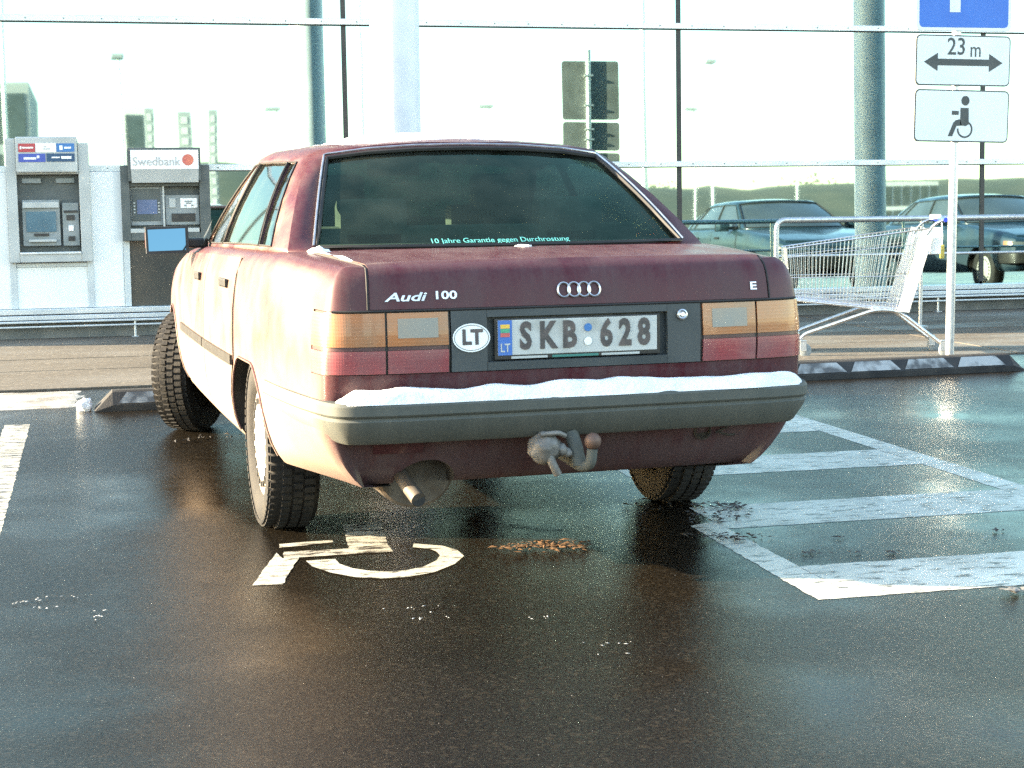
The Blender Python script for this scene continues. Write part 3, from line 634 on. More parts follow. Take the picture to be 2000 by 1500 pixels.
def zs(y): return float(np.interp(y, [-1.1, -1.0, -.34, 1.0, 1.95, 2.3, 2.9, 3.5], [.962, .966, .992, .978, .955, .935, .855, .725]))
def zbot(y): return float(np.interp(y, [-1.1, -.6, -.3, .3, 2.3, 3.0, 3.5], [.288, .29, .285, .275, .285, .30, .30]))
def zz(L, y):
    if L < .6: return zbot(y)+(L-.2)/.4*(.6-zbot(y))
    return .6+(L-.6)/(.962-.6)*(zs(y)-.6)
def S(s, L, off=0., sgn=1):
    """body surface: s along the half outline, L nominal level, off outwards; sgn mirrors"""
    def raw(s, L):
        p, n = outl(s), onorm(s); k_ = float(np.interp(L, [.2, .5, .6], [.09, .05, .012])); nw = onorm(s, k_); wr = nw[1]**2; n = nw if L < .6 else n
        ins = nw[0]**2*np.interp(L, LV, ISD)+wr*np.interp(L, LV, IRE if n[1] < 0 else IFR)
        if L < .45 and p[1] < -.4: ins = ins+.075*min(1, (-p[1]-.4)/.5)*(1-(L-.2)/.25)*nw[0]**2
        q = p-n*ins; return np.array([q[0], q[1], zz(L, p[1])])
    P = raw(s, L)
    if off:
        a, b = raw(max(0, s-.01), L), raw(min(SMAX, s+.01), L); c, d = raw(s, max(.2, L-.006)), raw(s, min(.962, L+.006))
        nn = np.cross(b-a, d-c); nn /= np.linalg.norm(nn)
        if nn @ np.array([*onorm(s), 0]) < 0: nn = -nn
        P = P+nn*off
    return Vector((P[0]*sgn, P[1], P[2]))
def L_rear(z): return .6+(z-.6)/(zs(-1.1)-.6)*(.962-.6)
def rear(x, z, off=0.): return S(s_rear(abs(x)), L_rear(z), off, 1 if x >= 0 else -1)

def sheet(name, G, m, parent, thick=.01, smooth=40):
    """grid of points (rows of Vectors) made into a panel whose rim folds inwards"""
    R, C_ = len(G), len(G[0]); v = [p for row in G for p in row]
    def nrm(i, j):
        a = G[min(i+1, R-1)][j]-G[max(i-1, 0)][j]; b = G[i][min(j+1, C_-1)]-G[i][max(j-1, 0)]; n = b.cross(a)
        return n.normalized() if n.length > 1e-9 else Vector((0, 0, 1))
    f = [(i*C_+j, i*C_+j+1, (i+1)*C_+j+1, (i+1)*C_+j) for i in range(R-1) for j in range(C_-1)]
    rim = [(0, j) for j in range(C_)]+[(i, C_-1) for i in range(1, R)]+[(R-1, j) for j in range(C_-2, -1, -1)]+[(i, 0) for i in range(R-2, 0, -1)]
    base = len(v)
    for i, j in rim: v.append(G[i][j]-nrm(i, j)*thick)
    k = len(rim)
    for q in range(k):
        a, b = rim[q], rim[(q+1) % k]; f.append((b[0]*C_+b[1], a[0]*C_+a[1], base+q, base+(q+1) % k))
    o = mesh(name, v, f, m, parent); 
    return smooth_angle(o, smooth)
def patch(name, s0, s1, L0, L1, ns, nl, off, m, parent, sgn=1, thick=.012, sf=None):
    G = []
    for i in range(nl+1):
        L = L0+(L1-L0)*i/nl; row = []
        a, b = sf(L) if sf else (s0, s1)
        for j in range(ns+1): row.append(S(a+(b-a)*j/ns, L, off, sgn))
        if sgn < 0: row = row[::-1]
        G.append(row)
    return sheet(name, G, m, parent, thick)
def rear_patch(name, x0, x1, z0, z1, off, m, parent, nx=10, nz=5, thick=.012):
    G = [[rear(x0+(x1-x0)*j/nx, z0+(z1-z0)*i/nz, off) for j in range(nx+1)] for i in range(nz+1)]
    return sheet(name, G, m, parent, thick)

S_LAMP = s_side(-.935) if False else float(np.interp(-.945, DO[KC-30:KC+80, 1], DS[KC-30:KC+80]))
GH = [((0, -.435, .985), (0, .205, 1.378)), ((.25, -.425, .985), (.2, .21, 1.374)), ((.48, -.395, .986), (.37, .222, 1.362)), ((.668, -.345, .988), (.512, .245, 1.342)),
      ((.760, -.298, .99), (.583, .285, 1.330)), ((.779, -.20, .992), (.590, .312, 1.330)), ((.788, -.115, .992), (.600, .35, 1.331)), ((.797, .118, .99), (.611, .455, 1.334)),
      ((.798, .136, .99), (.612, .472, 1.334)), ((.808, .6, .985), (.624, .72, 1.34)), ((.812, 1.075, .975), (.632, 1.01, 1.344)), ((.812, 1.105, .974), (.632, 1.035, 1.344)), ((.80, 1.55, .965), (.625, 1.2, 1.342)),
      ((.775, 1.99, .957), (.605, 1.36, 1.338)), ((.745, 2.09, .955), (.575, 1.41, 1.342)), ((.62, 2.19, .95), (.47, 1.45, 1.356)), ((.35, 2.27, .95), (.25, 1.475, 1.37)), ((0, 2.29, .95), (0, 1.485, 1.376))]
def ghp(i, v, off=0., sgn=1):
    a, b = Vector(GH[i][0]), Vector(GH[i][1]); p = a.lerp(b, v)
    j0, j1 = max(0, i-1), min(len(GH)-1, i+1)
    t = Vector(GH[j1][0]).lerp(Vector(GH[j1][1]), v)-Vector(GH[j0][0]).lerp(Vector(GH[j0][1]), v); n = t.cross(b-a).normalized()
    p = p+n*(.016*4*v*(1-v)+off); return Vector((p.x*sgn, p.y, p.z))
VL = [0, .045, .25, .5, .75, .925, 1.0]
WIN = {'rear': (0, 3), 'quarter': (6, 7), 'rear_door': (8, 10), 'front_door': (11, 13), 'front': (14, 17)}

def wheel(car, x, y, steer=0., blocks=True, name='wheel'):
    R_, W_ = .305, .185; sg = 1 if x > 0 else -1
    wl = empty(name, (x, y, R_), steer); wl.parent = car
    prof = [(.06, .19), (.086, .205), (.0925, .24), (.088, .278), (.074, .297), (.06, .3005), (0, .3025), (-.06, .3005), (-.074, .297), (-.088, .278), (-.0925, .24), (-.086, .205), (-.06, .19)]
    v, f = lathe_data([(a*sg, r) for a, r in prof], 56); ty = smooth_angle(mesh('tyre', v, f, 'tyre', wl), 60)
    if blocks:
        bmk = bmesh.new(); nb = 58
        for k in range(nb):
            for xo, wd, ph in ((-.068, .034, 0), (-.028, .03, .4), (.012, .03, .1), (.052, .034, .6), (-.086, .012, 0), (.078, .022, .6)):
                a = 2*PI*(k+ph)/nb; rr = .3035-(.010 if abs(xo) > .06 else 0)-(.009 if abs(xo) > .077 else 0)
                q = bmesh.ops.create_cube(bmk, size=1)['verts']; mt = Matrix.Rotation(a, 4, 'X') @ Matrix.Translation((xo, 0, rr))
                for vv in q: vv.co = mt @ Vector((vv.co.x*wd, vv.co.y*.021, vv.co.z*.015))
        tb = bm_obj('tread', bmk, 'tyre', ty); tag(tb, kind='stuff')
    prof = [(.040, .20), (.066, .198), (.072, .188), (.068, .176), (.074, .16), (.080, .10), (.082, .055), (.078, .05), (.082, .0)]
    v, f = lathe_data([(a*sg, r) for a, r in prof], 48); hc = smooth_angle(mesh('hubcap', v, f, 'hubcap', wl), 40)
    bmk = bmesh.new()
    for k in range(20):
        a = 2*PI*k/20; q = bmesh.ops.create_cube(bmk, size=1)['verts']; mt = Matrix.Rotation(a, 4, 'X') @ Matrix.Translation((sg*.0745, 0, .150))
        for vv in q: vv.co = mt @ Vector((vv.co.x*.012, vv.co.y*.026, vv.co.z*.020))
    bm_obj('vent_slots', bmk, 'trim_black', hc)
    v, f = lathe_data([(-.05*sg, 0), (-.05*sg, .19), (.04*sg, .195)], 32); mesh('rim', v, f, 'underbody', wl, True)
    return wl

def build_saloon(name, paint, full=True):
    car = empty(name)
    # ---- body shell
    ss = sorted(set([0, .1, .2, .3, .405, .5, .6, .66]+[round(s_rear(x), 4) for x in (.70, .73, .75, .765, .777, .785)]+[S_LAMP, S_LAMP+.0015]+[round(float(np.interp(y, DO[KC+20:, 1][:600], DS[KC+20:][:600])), 4) for y in (-.85, -.75, -.62, -.5, -.4, -.3, -.2, -.1, 0, .1, .2, .3, .4, .55, .8, 1.1, 1.4, 1.7, 2.0, 2.15, 2.3, 2.4, 2.5, 2.6, 2.7, 2.8, 2.9, 3.0, 3.1, 3.2)]+[SMAX-x for x in (.75, .62, .45, .3, .15, 0)]))
    rows = [(.20, 0), (.235, 0), (.28, 0), (.34, 0), (.42, 0), (.50, 0), (.56, 0), (.60, 0), (.648, 0), (.6485, 1), (.70, 1), (.76, 1), (.838, 1), (.8385, 0), (.87, 0), (.90, 0), (.925, 0), (.94, 0), (.952, 0), (.962, 0)]
    def half(sgn):
        return [[S(s, L, 0, sgn) if not (e and s <= S_LAMP) else S(s, L, -.03, sgn) for s in ss] for L, e in rows]
    A, B = half(1), half(-1)
    ring = [list(a)+list(b[::-1][1:-1]) for a, b in zip(A, B)]
    def capz(x, y): return zs(y)+.010*(1-(x/.84)**2)
    top = ring[-1]
    for k in (.015, .12, .35, .65, .999):
        ring.append([Vector((p.x*(1-k), p.y+(max(-.85, min(3.0, p.y))-p.y)*k, 0)) for p in top])
        for i, q in enumerate(ring[-1]): q.z = capz(q.x, q.y) - (.010*(1-(top[i].x/.84)**2))*(1-min(1, k/.12)) + .002
    bot = ring[0]
    lowr = [Vector((p.x*.9, p.y*.97+.03, p.z-.012)) for p in bot]; low2 = [Vector((0.0004*p.x, max(-.8, min(3.0, p.y)), p.z-.012)) for p in bot]
    ring = [low2, lowr]+ring
    n = len(ring[0]); v = [p for r in ring for p in r]
    f = [(j*n+i, j*n+(i+1) % n, (j+1)*n+(i+1) % n, (j+1)*n+i) for j in range(len(ring)-1) for i in range(n)]
    fm = [1 if j == 0 else 0 for j in range(len(ring)-1) for i in range(n)]
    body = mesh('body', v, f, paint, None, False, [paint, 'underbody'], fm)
    bmx = bmesh.new(); bmx.from_mesh(body.data); bmesh.ops.remove_doubles(bmx, verts=bmx.verts, dist=.0006)
    bnd = [e for e in bmx.edges if e.is_boundary]
    if bnd: bmesh.ops.holes_fill(bmx, edges=bnd, sides=0)
    bmesh.ops.recalc_face_normals(bmx, faces=bmx.faces); bmx.to_mesh(body.data); bmx.free()
    # wheel arches and the notch for the silencer
    cv, cf = [], []
    def cyl(cx0, cx1, cy, cz, r, flat_z=None, seg=40):
        o = len(cv)
        for x in (cx0, cx1):
            for k in range(seg):
                a = 2*PI*k/seg; z = cz+r*math.sin(a); cv.append(Vector((x, cy+r*math.cos(a), min(z, flat_z) if flat_z else z)))
        cf.extend([(o+k, o+(k+1) % seg, o+seg+(k+1) % seg, o+seg+k) for k in range(seg)]+[tuple(o+k for k in range(seg))[::-1], tuple(o+seg+k for k in range(seg))])
    for sg in (1, -1):
        x0, x1 = sorted((sg*.56, sg*1.2))
        cyl(x0, x1, 0.0, .285, .352, .605); cyl(x0, x1, 2.687, .285, .362)
    if full:
        o = len(cv)
        for y in (-1.4, -.55):
            for k in range(24): a = 2*PI*k/24; cv.append(Vector((-.45+.098*math.cos(a), y, .285+.085*math.sin(a))))
        cf.extend([(o+k, o+(k+1) % 24, o+24+(k+1) % 24, o+24+k) for k in range(24)]+[tuple(o+k for k in range(24))[::-1], tuple(o+24+k for k in range(24))])
    cut = mesh('cutter', cv, cf, 'underbody'); bmx = bmesh.new(); bmx.from_mesh(cut.data); bmesh.ops.recalc_face_normals(bmx, faces=bmx.faces); bmx.to_mesh(cut.data); bmx.free()
    md = body.modifiers.new('b', 'BOOLEAN'); md.object = cut; md.operation = 'DIFFERENCE'; md.solver = 'EXACT'; md.use_self = True; md.use_hole_tolerant = True; md.material_mode = 'TRANSFER'
    bpy.context.view_layer.update(); me = bpy.data.meshes.new_from_object(body.evaluated_get(bpy.context.evaluated_depsgraph_get()))
    body.modifiers.clear(); body.data = me; bpy.data.objects.remove(cut); body.parent = car; smooth_angle(body, 32)
    # ---- greenhouse
    NG = len(GH); Vg, Fg = [], []
    idx = {}
    def gv(i, k, sgn):
        if i in (0, NG-1): sgn = 1
        key = (i, k, sgn)
        if key not in idx: idx[key] = len(Vg); Vg.append(ghp(i, VL[k], 0, sgn))
        return idx[key]
    def is_win(i, k):
        return any(a <= i < b for a, b in WIN.values()) and 1 <= k < 5
    for sgn in (1, -1):
        for i in range(NG-1):
            for k in range(6):
                if is_win(i, k): continue
                q = (gv(i, k, sgn), gv(i+1, k, sgn), gv(i+1, k+1, sgn), gv(i, k+1, sgn)); Fg.append(q if sgn > 0 else q[::-1])
    # roof
    RX = [1, .93, .75, .5, .25, 0]
    def rz(y): return float(np.interp(y, [.2, .4, .8, 1.2, 1.48], [1.378, 1.402, 1.412, 1.402, 1.376]))
    rid = {}
    def rv(i, k, sgn):
        if k == 0: return gv(i, 6, sgn)
        if i in (0, NG-1): return gv(i, 6, 1)
        if k == 5: sgn = 1
        key = (i, k, sgn)
        if key not in rid:
            b = Vector(GH[i][1]); t = RX[k]; rid[key] = len(Vg); edge = b.z; c_ = rz(b.y)
            Vg.append(Vector((b.x*t*sgn, b.y, edge+(c_-edge)*(1-t*t)**.8+(.010 if k == 1 else .008 if k == 2 else 0)*(1 if 3 < i < 14 else .3))))
        return rid[key]
    for sgn in (1, -1):
        for i in range(NG-1):
            for k in range(5):
                q = [rv(i, k, sgn), rv(i+1, k, sgn), rv(i+1, k+1, sgn), rv(i, k+1, sgn)]; q2 = []
                [q2.append(a) for a in q if a not in q2]
                if len(q2) > 2: Fg.append(tuple(q2) if sgn > 0 else tuple(q2[::-1]))
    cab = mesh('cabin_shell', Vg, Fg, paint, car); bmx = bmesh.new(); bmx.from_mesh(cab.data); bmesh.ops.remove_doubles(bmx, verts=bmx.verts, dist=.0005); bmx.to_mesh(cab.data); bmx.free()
    md = cab.modifiers.new('s', 'SOLIDIFY'); md.thickness = .018; md.offset = -1; md.use_even_offset = True; md.use_rim = True
    smooth_angle(cab, 27)
    # ---- windows
    def window(nm, key, sgn, gm, trim):
        a, b = WIN[key]; vr = np.linspace(VL[1], VL[5], 7)
        if key in ('rear', 'front'):
            ids = list(range(a, b+1)); cols = [(i, -1) for i in ids]+[(i, 1) for i in ids]
            cols = ([(i, -1) for i in reversed(ids) if i not in (0, NG-1)]+[(i, 1) for i in ids]) if key == 'rear' else ([(i, 1) for i in ids]+[(i, -1) for i in reversed(ids[:-1])])
        else: cols = [(i, sgn) for i in range(a, b+1)]
        if sgn < 0 and key not in ('rear', 'front'): cols = cols[::-1]
        G = [[ghp(i, vv, -.007, s_) for i, s_ in cols] for vv in vr]
        n_ = len(cols); vv_ = [p for r_ in G for p in r_]
        o = mesh(nm, vv_, [(i*n_+j, i*n_+j+1, (i+1)*n_+j+1, (i+1)*n_+j) for i in range(len(G)-1) for j in range(n_-1)], gm, car, True)
        G2 = [[ghp(i, vv, .002, s_) for i, s_ in cols] for vv in vr]
        loop = G2[0]+[r_[-1] for r_ in G2[1:]]+G2[-1][::-1][1:]+[r_[0] for r_ in G2[::-1][1:-1]]
        tube('window_seal', loop, .0085 if key in ('rear', 'front') else .0035, trim, o, 6, True)
        if key == 'rear':
            loop2 = [ghp(i, .95, .006, s_) for i, s_ in cols]
            side = lambda s_: [ghp(3, t, .006, s_)+Vector((s_*.012, 0, 0)) for t in np.linspace(.05, .95, 8)]
            tube('bright_moulding', side(-1)+[p+Vector((0, 0, .004)) for p in loop2]+side(1)[::-1], .0048, 'bright_trim', o, 6)
        return o
    g1, g2 = ('car_glass', 'side_glass') if full else ('far_glass', 'far_glass')
    rw = window('rear_window', 'rear', 1, g1, 'seal'); window('windscreen', 'front', 1, g1, 'seal')
    for sg in (1, -1):
        for k in ('quarter', 'rear_door', 'front_door'): window('side_window', k, sg, g2, 'seal')
        # black door pillars between the side windows
        for i in (7, 10):
            G = [[ghp(j, t, .001, sg) for j in ((i, i+1) if sg > 0 else (i+1, i))] for t in np.linspace(.03, .94, 7)]
            sheet('door_pillar', G, 'trim_black', car, .008)
    # ---- doors, seams, handles, side strips
    arch = lambda L, yc, d, s_: yc+s_*max(d, math.sqrt(max(0, .372**2-(zz(L, yc)-.285)**2)) if zz(L, yc) < .657 else d)
    for sg in (1, -1):
        for nm, y0f, y1f in (('rear_door', lambda L: arch(L, 0, .235, 1)+.012, lambda L: 1.075), ('front_door', lambda L: 1.085, lambda L: min(2.06, 2.687-max(.6, 0)))):
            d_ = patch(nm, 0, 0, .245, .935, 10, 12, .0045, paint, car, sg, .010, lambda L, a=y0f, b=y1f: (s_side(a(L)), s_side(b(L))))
            y_h = .40 if nm == 'rear_door' else 1.24
            hp = S(s_side(y_h), .842, .004, sg); hq = S(s_side(y_h-.17 if False else y_h+.17), .842, .004, sg)
            t_ = (hq-hp).normalized(); nrm = Vector((sg, 0, .15)).normalized()
            bmh = bmesh.new(); add_box(bmh, -.085, .085, -.004, .014, -.017, .017, .006); me_ = Matrix(((t_.x, nrm.x, 0, 0), (t_.y, nrm.y, 0, 0), (t_.z, nrm.z, 1, 0), (0, 0, 0, 1)))
            for vv in bmh.verts: vv.co = me_ @ vv.co + (hp+hq)/2
            bm_obj('handle', bmh, 'trim_black', d_)
            ms = patch('rub_strip', 0, 0, .555, .60, 12, 3, .014, 'trim_black', d_, sg, .010, lambda L, a=y0f, b=y1f: (s_side(a(.57)+.01), s_side(b(.57)-.004)))
        for y, l0 in ((1.08, .245), (2.075, .26)):
            patch('door_seam', s_side(y)-.006, s_side(y)+.006, l0, .94, 1, 12, .0012, 'seal', car, sg, .001)
        patch('door_seam', 0, 0, .60, .94, 1, 10, .0012, 'seal', car, sg, .001, lambda L: (s_side(arch(L, 0, .235, 1)+.002), s_side(arch(L, 0, .235, 1)+.012)))
        # wheel arch lips
        for yc, cz, rr, fl in ((0, .285, .352, .605), (2.687, .285, .362, 9)):
            pth = []
            for k in range(25):
                a = math.radians(4+172*k/24); y = yc+rr*math.cos(a); z = min(cz+rr*math.sin(a), fl)
                L = .2+(z-zbot(y))/(.6-zbot(y))*.4 if z < .6 else .6+(z-.6)/(zs(y)-.6)*.362
                if L < .2: continue
                pth.append(S(s_side(y), L, .002, sg))
            tube('arch_lip', pth, .0045, paint, car, 6)
    # ---- bumpers
    BO = [(0, -1.192), (.3, -1.188), (.55, -1.182), (.68, -1.168), (.742, -1.148), (.774, -1.112), (.794, -1.05), (.811, -.96), (.838, -.78), (.858, -.58), (.872, -.385)]
    bo = dense(BO, 5); bo = np.concatenate([(bo*[-1, 1])[::-1][:-1], bo])
    def bnorm(k):
        a, b = bo[max(0, k-1)], bo[min(len(bo)-1, k+1)]; t = (b-a)/np.linalg.norm(b-a); return np.array([t[1], -t[0]])
    bprof = [(-.075, .560), (-.03, .574), (-.006, .572), (.001, .562), (.001, .536), (-.002, .531), (-.008, .527), (-.008, .522), (-.004, .517), (-.010, .500), (-.042, .452), (-.054, .444), (-.10, .442)]
    def bpt(k, d, z):
        n_ = bnorm(k); return Vector((bo[k][0]+n_[0]*d, bo[k][1]+n_[1]*d, z))
    G = [[bpt(k, d, z) for k in range(len(bo))] for d, z in bprof[::-1]]
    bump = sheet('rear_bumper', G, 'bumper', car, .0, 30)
    if full:
        # lower edge strip of body colour is part of the shell; dark reflector block below the bumper
        rear_patch('rear_reflector', -.64, -.48, .345, .415, .006, 'dark_red', car, 4, 2, .006)
    FO = [(0, 3.535), (.4, 3.525), (.62, 3.495), (.74, 3.45), (.80, 3.38), (.835, 3.28), (.862, 3.13)]
    fo = dense(FO, 4); fo = np.concatenate([(fo*[-1, 1])[::-1][:-1], fo])
    def fpt(k, d, z):
        a, b = fo[max(0, k-1)], fo[min(len(fo)-1, k+1)]; t = (b-a)/np.linalg.norm(b-a); n_ = np.array([-t[1], t[0]]); return Vector((fo[k][0]+n_[0]*d, fo[k][1]+n_[1]*d, z))
    sheet('front_bumper', [[fpt(k, d, z) for k in range(len(fo))] for d, z in ((-.08, .56), (-.01, .565), (.0, .55), (.0, .46), (-.01, .40), (-.07, .38))], 'trim_black', car, 0, 30)
    # nose: lamps and grille
    for sg in (1, -1):
        patch('headlamp', SMAX-.78, SMAX-.40, .66, .80, 8, 3, .006, 'headlamp', car, sg, .02); patch('indicator', SMAX-.93, SMAX-.79, .66, .80, 4, 3, .006, 'amber', car, sg, .02)
    for sg in (1, -1): patch('grille', SMAX-.385, SMAX, .66, .80, 5, 4, .006, 'trim_black', car, sg, .02)
    # ---- wheels
    wheel(car, -.752, 0, 0, full); wheel(car, .745, 0, 0, full)
    st = math.radians(-28) if full else 0
    wheel(car, -.80 if full else -.74, 2.687, st, full); wheel(car, .74, 2.687, math.radians(-24) if full else 0, full)
    # ---- mirrors
    for sg in (-1, 1):
        mr = empty('door_mirror'); mr.parent = car
        x0, x1 = (.885, 1.075)
        bmk = bmesh.new(); add_box(bmk, x0, x1, 1.765, 1.90, .935, 1.055, .028)
        for vv in bmk.verts:
            if vv.co.y > 1.83: vv.co.z = .995+(vv.co.z-.995)*.75; vv.co.x = .98+(vv.co.x-.98)*.82
        for vv in bmk.verts: vv.co.x *= sg
        smooth_angle(bm_obj('mirror_housing', bmk, paint, mr), 40)
        q = [(x0+.012, .948), (x1-.012, .945), (x1-.010, 1.042), (x0+.012, 1.046)]
        fl_ = [(sg*x, y_+(z-.945)*.13-(x-.98)*.04, z) for y_ in (1.7495, 1.79) for x, z in [(x0-.002, .934), (x1-.002, .934), (x1-.001, 1.054), (x0-.002, 1.057)]]
        fr_ = mesh('mirror_frame', fl_, [(0, 1, 2, 3), (0, 4, 5, 1), (1, 5, 6, 2), (2, 6, 7, 3), (3, 7, 4, 0)], 'trim_black', mr)
        mesh('mirror_glass', [(sg*x, 1.748+(z-.945)*.13-(x-.98)*.04, z) for x, z in q], [(0, 1, 2, 3) if sg > 0 else (3, 2, 1, 0)], 'mirror', mr)
        bmk = bmesh.new(); add_box(bmk, .79, .90, 1.80, 1.88, .955, 1.0, .01)
        for vv in bmk.verts: vv.co.x *= sg
        bm_obj('mirror_arm', bmk, 'trim_black', mr)
        tri = [Vector((sg*.80, 1.72, .975)), Vector((sg*.79, 1.93, .972)), Vector((sg*.755, 1.72, 1.085))]
        mesh('mirror_triangle', [p+Vector((sg*.022, 0, 0)) for p in tri], [(0, 1, 2)], 'trim_black', mr)
    # ---- interior
    it = empty('interior'); it.parent = car
    mesh('parcel_shelf', [(-.66, -.36, 1.008), (.66, -.36, 1.008), (.76, .3, 1.006), (-.76, .3, 1.006)], [(0, 1, 2, 3)], 'interior', it)
    mesh('cabin_floor', [(-.76, .3, 1.006), (.76, .3, 1.006), (.78, 1.9, .985), (.70, 2.1, .975), (-.70, 2.1, .975), (-.78, 1.9, .985)], [tuple(range(6))], 'interior', it)
    def seat(x, y, w_, h_, nm):
        bmk = bmesh.new(); add_box(bmk, x-w_/2, x+w_/2, y-.05, y+.06, .97, .97+h_, .03); smooth_angle(bm_obj(nm, bmk, 'interior', it), 40)
    if full:
        seat(-.36, .98, .46, .17, 'seat_back'); seat(.36, .98, .46, .17, 'seat_back'); seat(-.36, .97, .25, .30, 'headrest'); seat(.36, .97, .25, .30, 'headrest')
        seat(0, .12, 1.3, .10, 'rear_seat_back'); seat(-.38, .12, .26, .20, 'headrest'); seat(.38, .12, .26, .20, 'headrest')
        V_, F_ = lathe_data([(-.012, .175), (0, .187), (.012, .175), (0, .163), (-.012, .175)], 28)
        mesh('steering_wheel', [(p.y-.36, 1.62+p.x+p.z*.35, .99+p.z*.9) for p in V_], F_, 'interior', it, True)
        box('inner_mirror', -.12, .12, 1.42, 1.44, 1.27, 1.33, 'interior', it, .01)
    return car, rw, bump, bpt, bo

PSI = .0529
car, rear_win, bumper, bpt, bo = build_saloon('parked_car', 'paint', True)
car.rotation_euler = (0, 0, PSI)
tag(car, 'old maroon saloon with snow on its rear bumper, parked askew', 'car')

# boot lid: rear face and deck
rowsL = [.8425, .85, .87, .89, .91, .93, .945, .955, .9615]
XC = np.linspace(-.645, .645, 23)
G = []
for L in rowsL: G.append([S(s_rear(abs(x)), L, .0045, 1 if x >= 0 else -1) for x in XC])
for y in (-1.03, -.98, -.9, -.8, -.7, -.6, -.5):
    wd = float(np.interp(y, [-1.05, -.5], [.64, .69])); G.append([Vector((x/.645*wd, y+.02*(x/.645)**2, zs(y)+.010*(1-(x/.645*wd/.84)**2)+.002+.006)) for x in XC])
lid = sheet('boot_lid', G, 'paint', car, .014, 28)
for sg in (-1, 1):
    p = [S(s_rear(.652), L, .0015, sg) for L in rowsL]+[Vector((sg*float(np.interp(y, [-1.05, -.5], [.647, .697])), y+.02, zs(y)+.010*(1-.6)+.0035)) for y in (-1.03, -.9, -.7, -.5)]
    tube('lid_seam', p, .0035, 'seal', car, 5)
tube('lid_lower_seam', [rear(x, .8375, .003) for x in np.linspace(-.80, .80, 40) if abs(x) < .77], .004, 'seal', car, 5)

# badges on the lid
def on_rear(x, z, off): return basis(rear(x, z, off), rear(x+.05, z, off)-rear(x-.05, z, off), rear(x, z+.02, off)-rear(x, z-.02, off))
text('model_badge', 'Audi', .036, on_rear(-.540, .8765, .006), 'bright_trim', lid, .0018, 1.75, .0008, .25)
text('model_badge', '100', .034, on_rear(-.418, .8795, .006), 'bright_trim', lid, .0018, 1.45, .0008, .0)
text('model_badge', 'E', .034, on_rear(.593, .880, .006), 'bright_trim', lid, .0018, 1.5, .0008)
rg = empty('ring_emblem'); rg.parent = lid
for k in range(4):
    mx_ = on_rear(0.004+(k-1.5)*.0325, .886, .008)
    tube('ring', [mx_ @ Vector((.0195*math.cos(2*PI*j/28), .0222*math.sin(2*PI*j/28), .001*(k % 2))) for j in range(28)], .0032, 'bright_trim', rg, 6, True)

# tail lamps with amber over red lenses
for sg in (-1, 1):
    def lampgrid(s0, s1, z0, z1, off, ns=10, nz=5, r=0):
        Gq = []
        for i in range(nz+1):
            row = [S(s0+(s1-s0)*j/ns, L_rear(z0+(z1-z0)*i/nz), off, sg) for j in range(ns+1)]
            Gq.append(row if sg > 0 else row[::-1])
        return Gq
    for nm, sa, sb in (('outer_lamp', s_rear(.603), S_LAMP-.006), ('inner_lamp', s_rear(.412), s_rear(.596))):
        tl = empty('tail_lamp'); tl.parent = car
        sheet('lamp_surround', lampgrid(sa-.006, sb+.005, .648, .8365, -.004), 'trim_black', tl, .02)
        sheet('amber_lens', lampgrid(sa, sb, .7335, .832, .004, 10, 4), 'amber', tl, .008)
        sheet('lens_ledge', lampgrid(sa+.002, sb-.002, .7215, .7325, -.0005, 10, 1), 'clear_lens' if False else 'dark_red', tl, .004)
        sheet('red_lens', lampgrid(sa, sb, .652, .7205, .004, 10, 4), 'red_lens', tl, .008)
        if nm == 'inner_lamp':
            d_ = sb-sa; sheet('reversing_lens', lampgrid(sa+d_*.17 if sg > 0 else sa+d_*.17, sb-d_*.17, .757, .815, .0055, 6, 2), 'clear_lens', tl, .004)
# dark panel with plate recess
pn = empty('plate_panel'); pn.parent = car
for (x0, x1, z0, z1) in ((-.403, -.292, .651, .8345), (.292, .403, .651, .8345), (-.291, .291, .812, .8345), (-.291, .291, .651, .676)):
    rear_patch('panel_piece', x0, x1, z0, z1, .003, 'panel_dark', pn, 6, 2, .03)
rear_patch('recess_floor', -.30, .30, .66, .83, -.022, 'panel_dark', pn, 6, 2, .004)
npl = empty('number_plate'); npl.parent = car
Y0 = rear(0, .745, 0).y+.010
def flatb(nm, x0, x1, z0, z1, y0, y1, m, par, bev=.0): return box(nm, x0, x1, y0, y1, z0, z1, m, par, bev)
holder = flatb('plate_holder', -.268, .268, .680, .806, Y0-.004, Y0+.006, 'trim_black', npl, .003)
pl = flatb('plate', -.258, .258, .694, .801, Y0-.0065, Y0-.003, 'plate_white', npl, .002)
flatb('blue_band', -.2575, -.2135, .6945, .8005, Y0-.0085, Y0-.006, 'plate_blue', pl)
for z0, m in ((.776, 'yellow'), (.763, 'green'), (.750, 'redp')): flatb('flag_stripe', -.250, -.221, z0, z0+.012, Y0-.0095, Y0-.008, m, pl)
PM = lambda x, z: basis((x, Y0-.0085, z), (1, 0, 0), (0, 0, 1))
text('country_code', 'LT', .036, basis((-.2355, Y0-.0095, .716), (1, 0, 0), (0, 0, 1)), 'plate_white', pl, .0005, .8, .0006)
for ch, x in zip('SKB628', (-.170, -.100, -.030, .090, .152, .214)):
    text('character', ch, .112, PM(x, .748), 'plate_ink', pl, .0008, .72, .0042)
for z, m in ((.771, 'logo_blue'), (.729, 'logo_white')): prism('sticker', [(.0125*math.cos(2*PI*k/20), .0125*math.sin(2*PI*k/20)) for k in range(20)], 0, .001, m, pl, PM(.030, z))
for (x0, x1, m) in ((-.215, -.10, 'grey_metal'), (-.085, .065, 'teal_dark'), (.075, .20, 'grey_metal')): flatb('holder_print', x0, x1, .683, .690, Y0-.0055, Y0-.0035, m, holder)
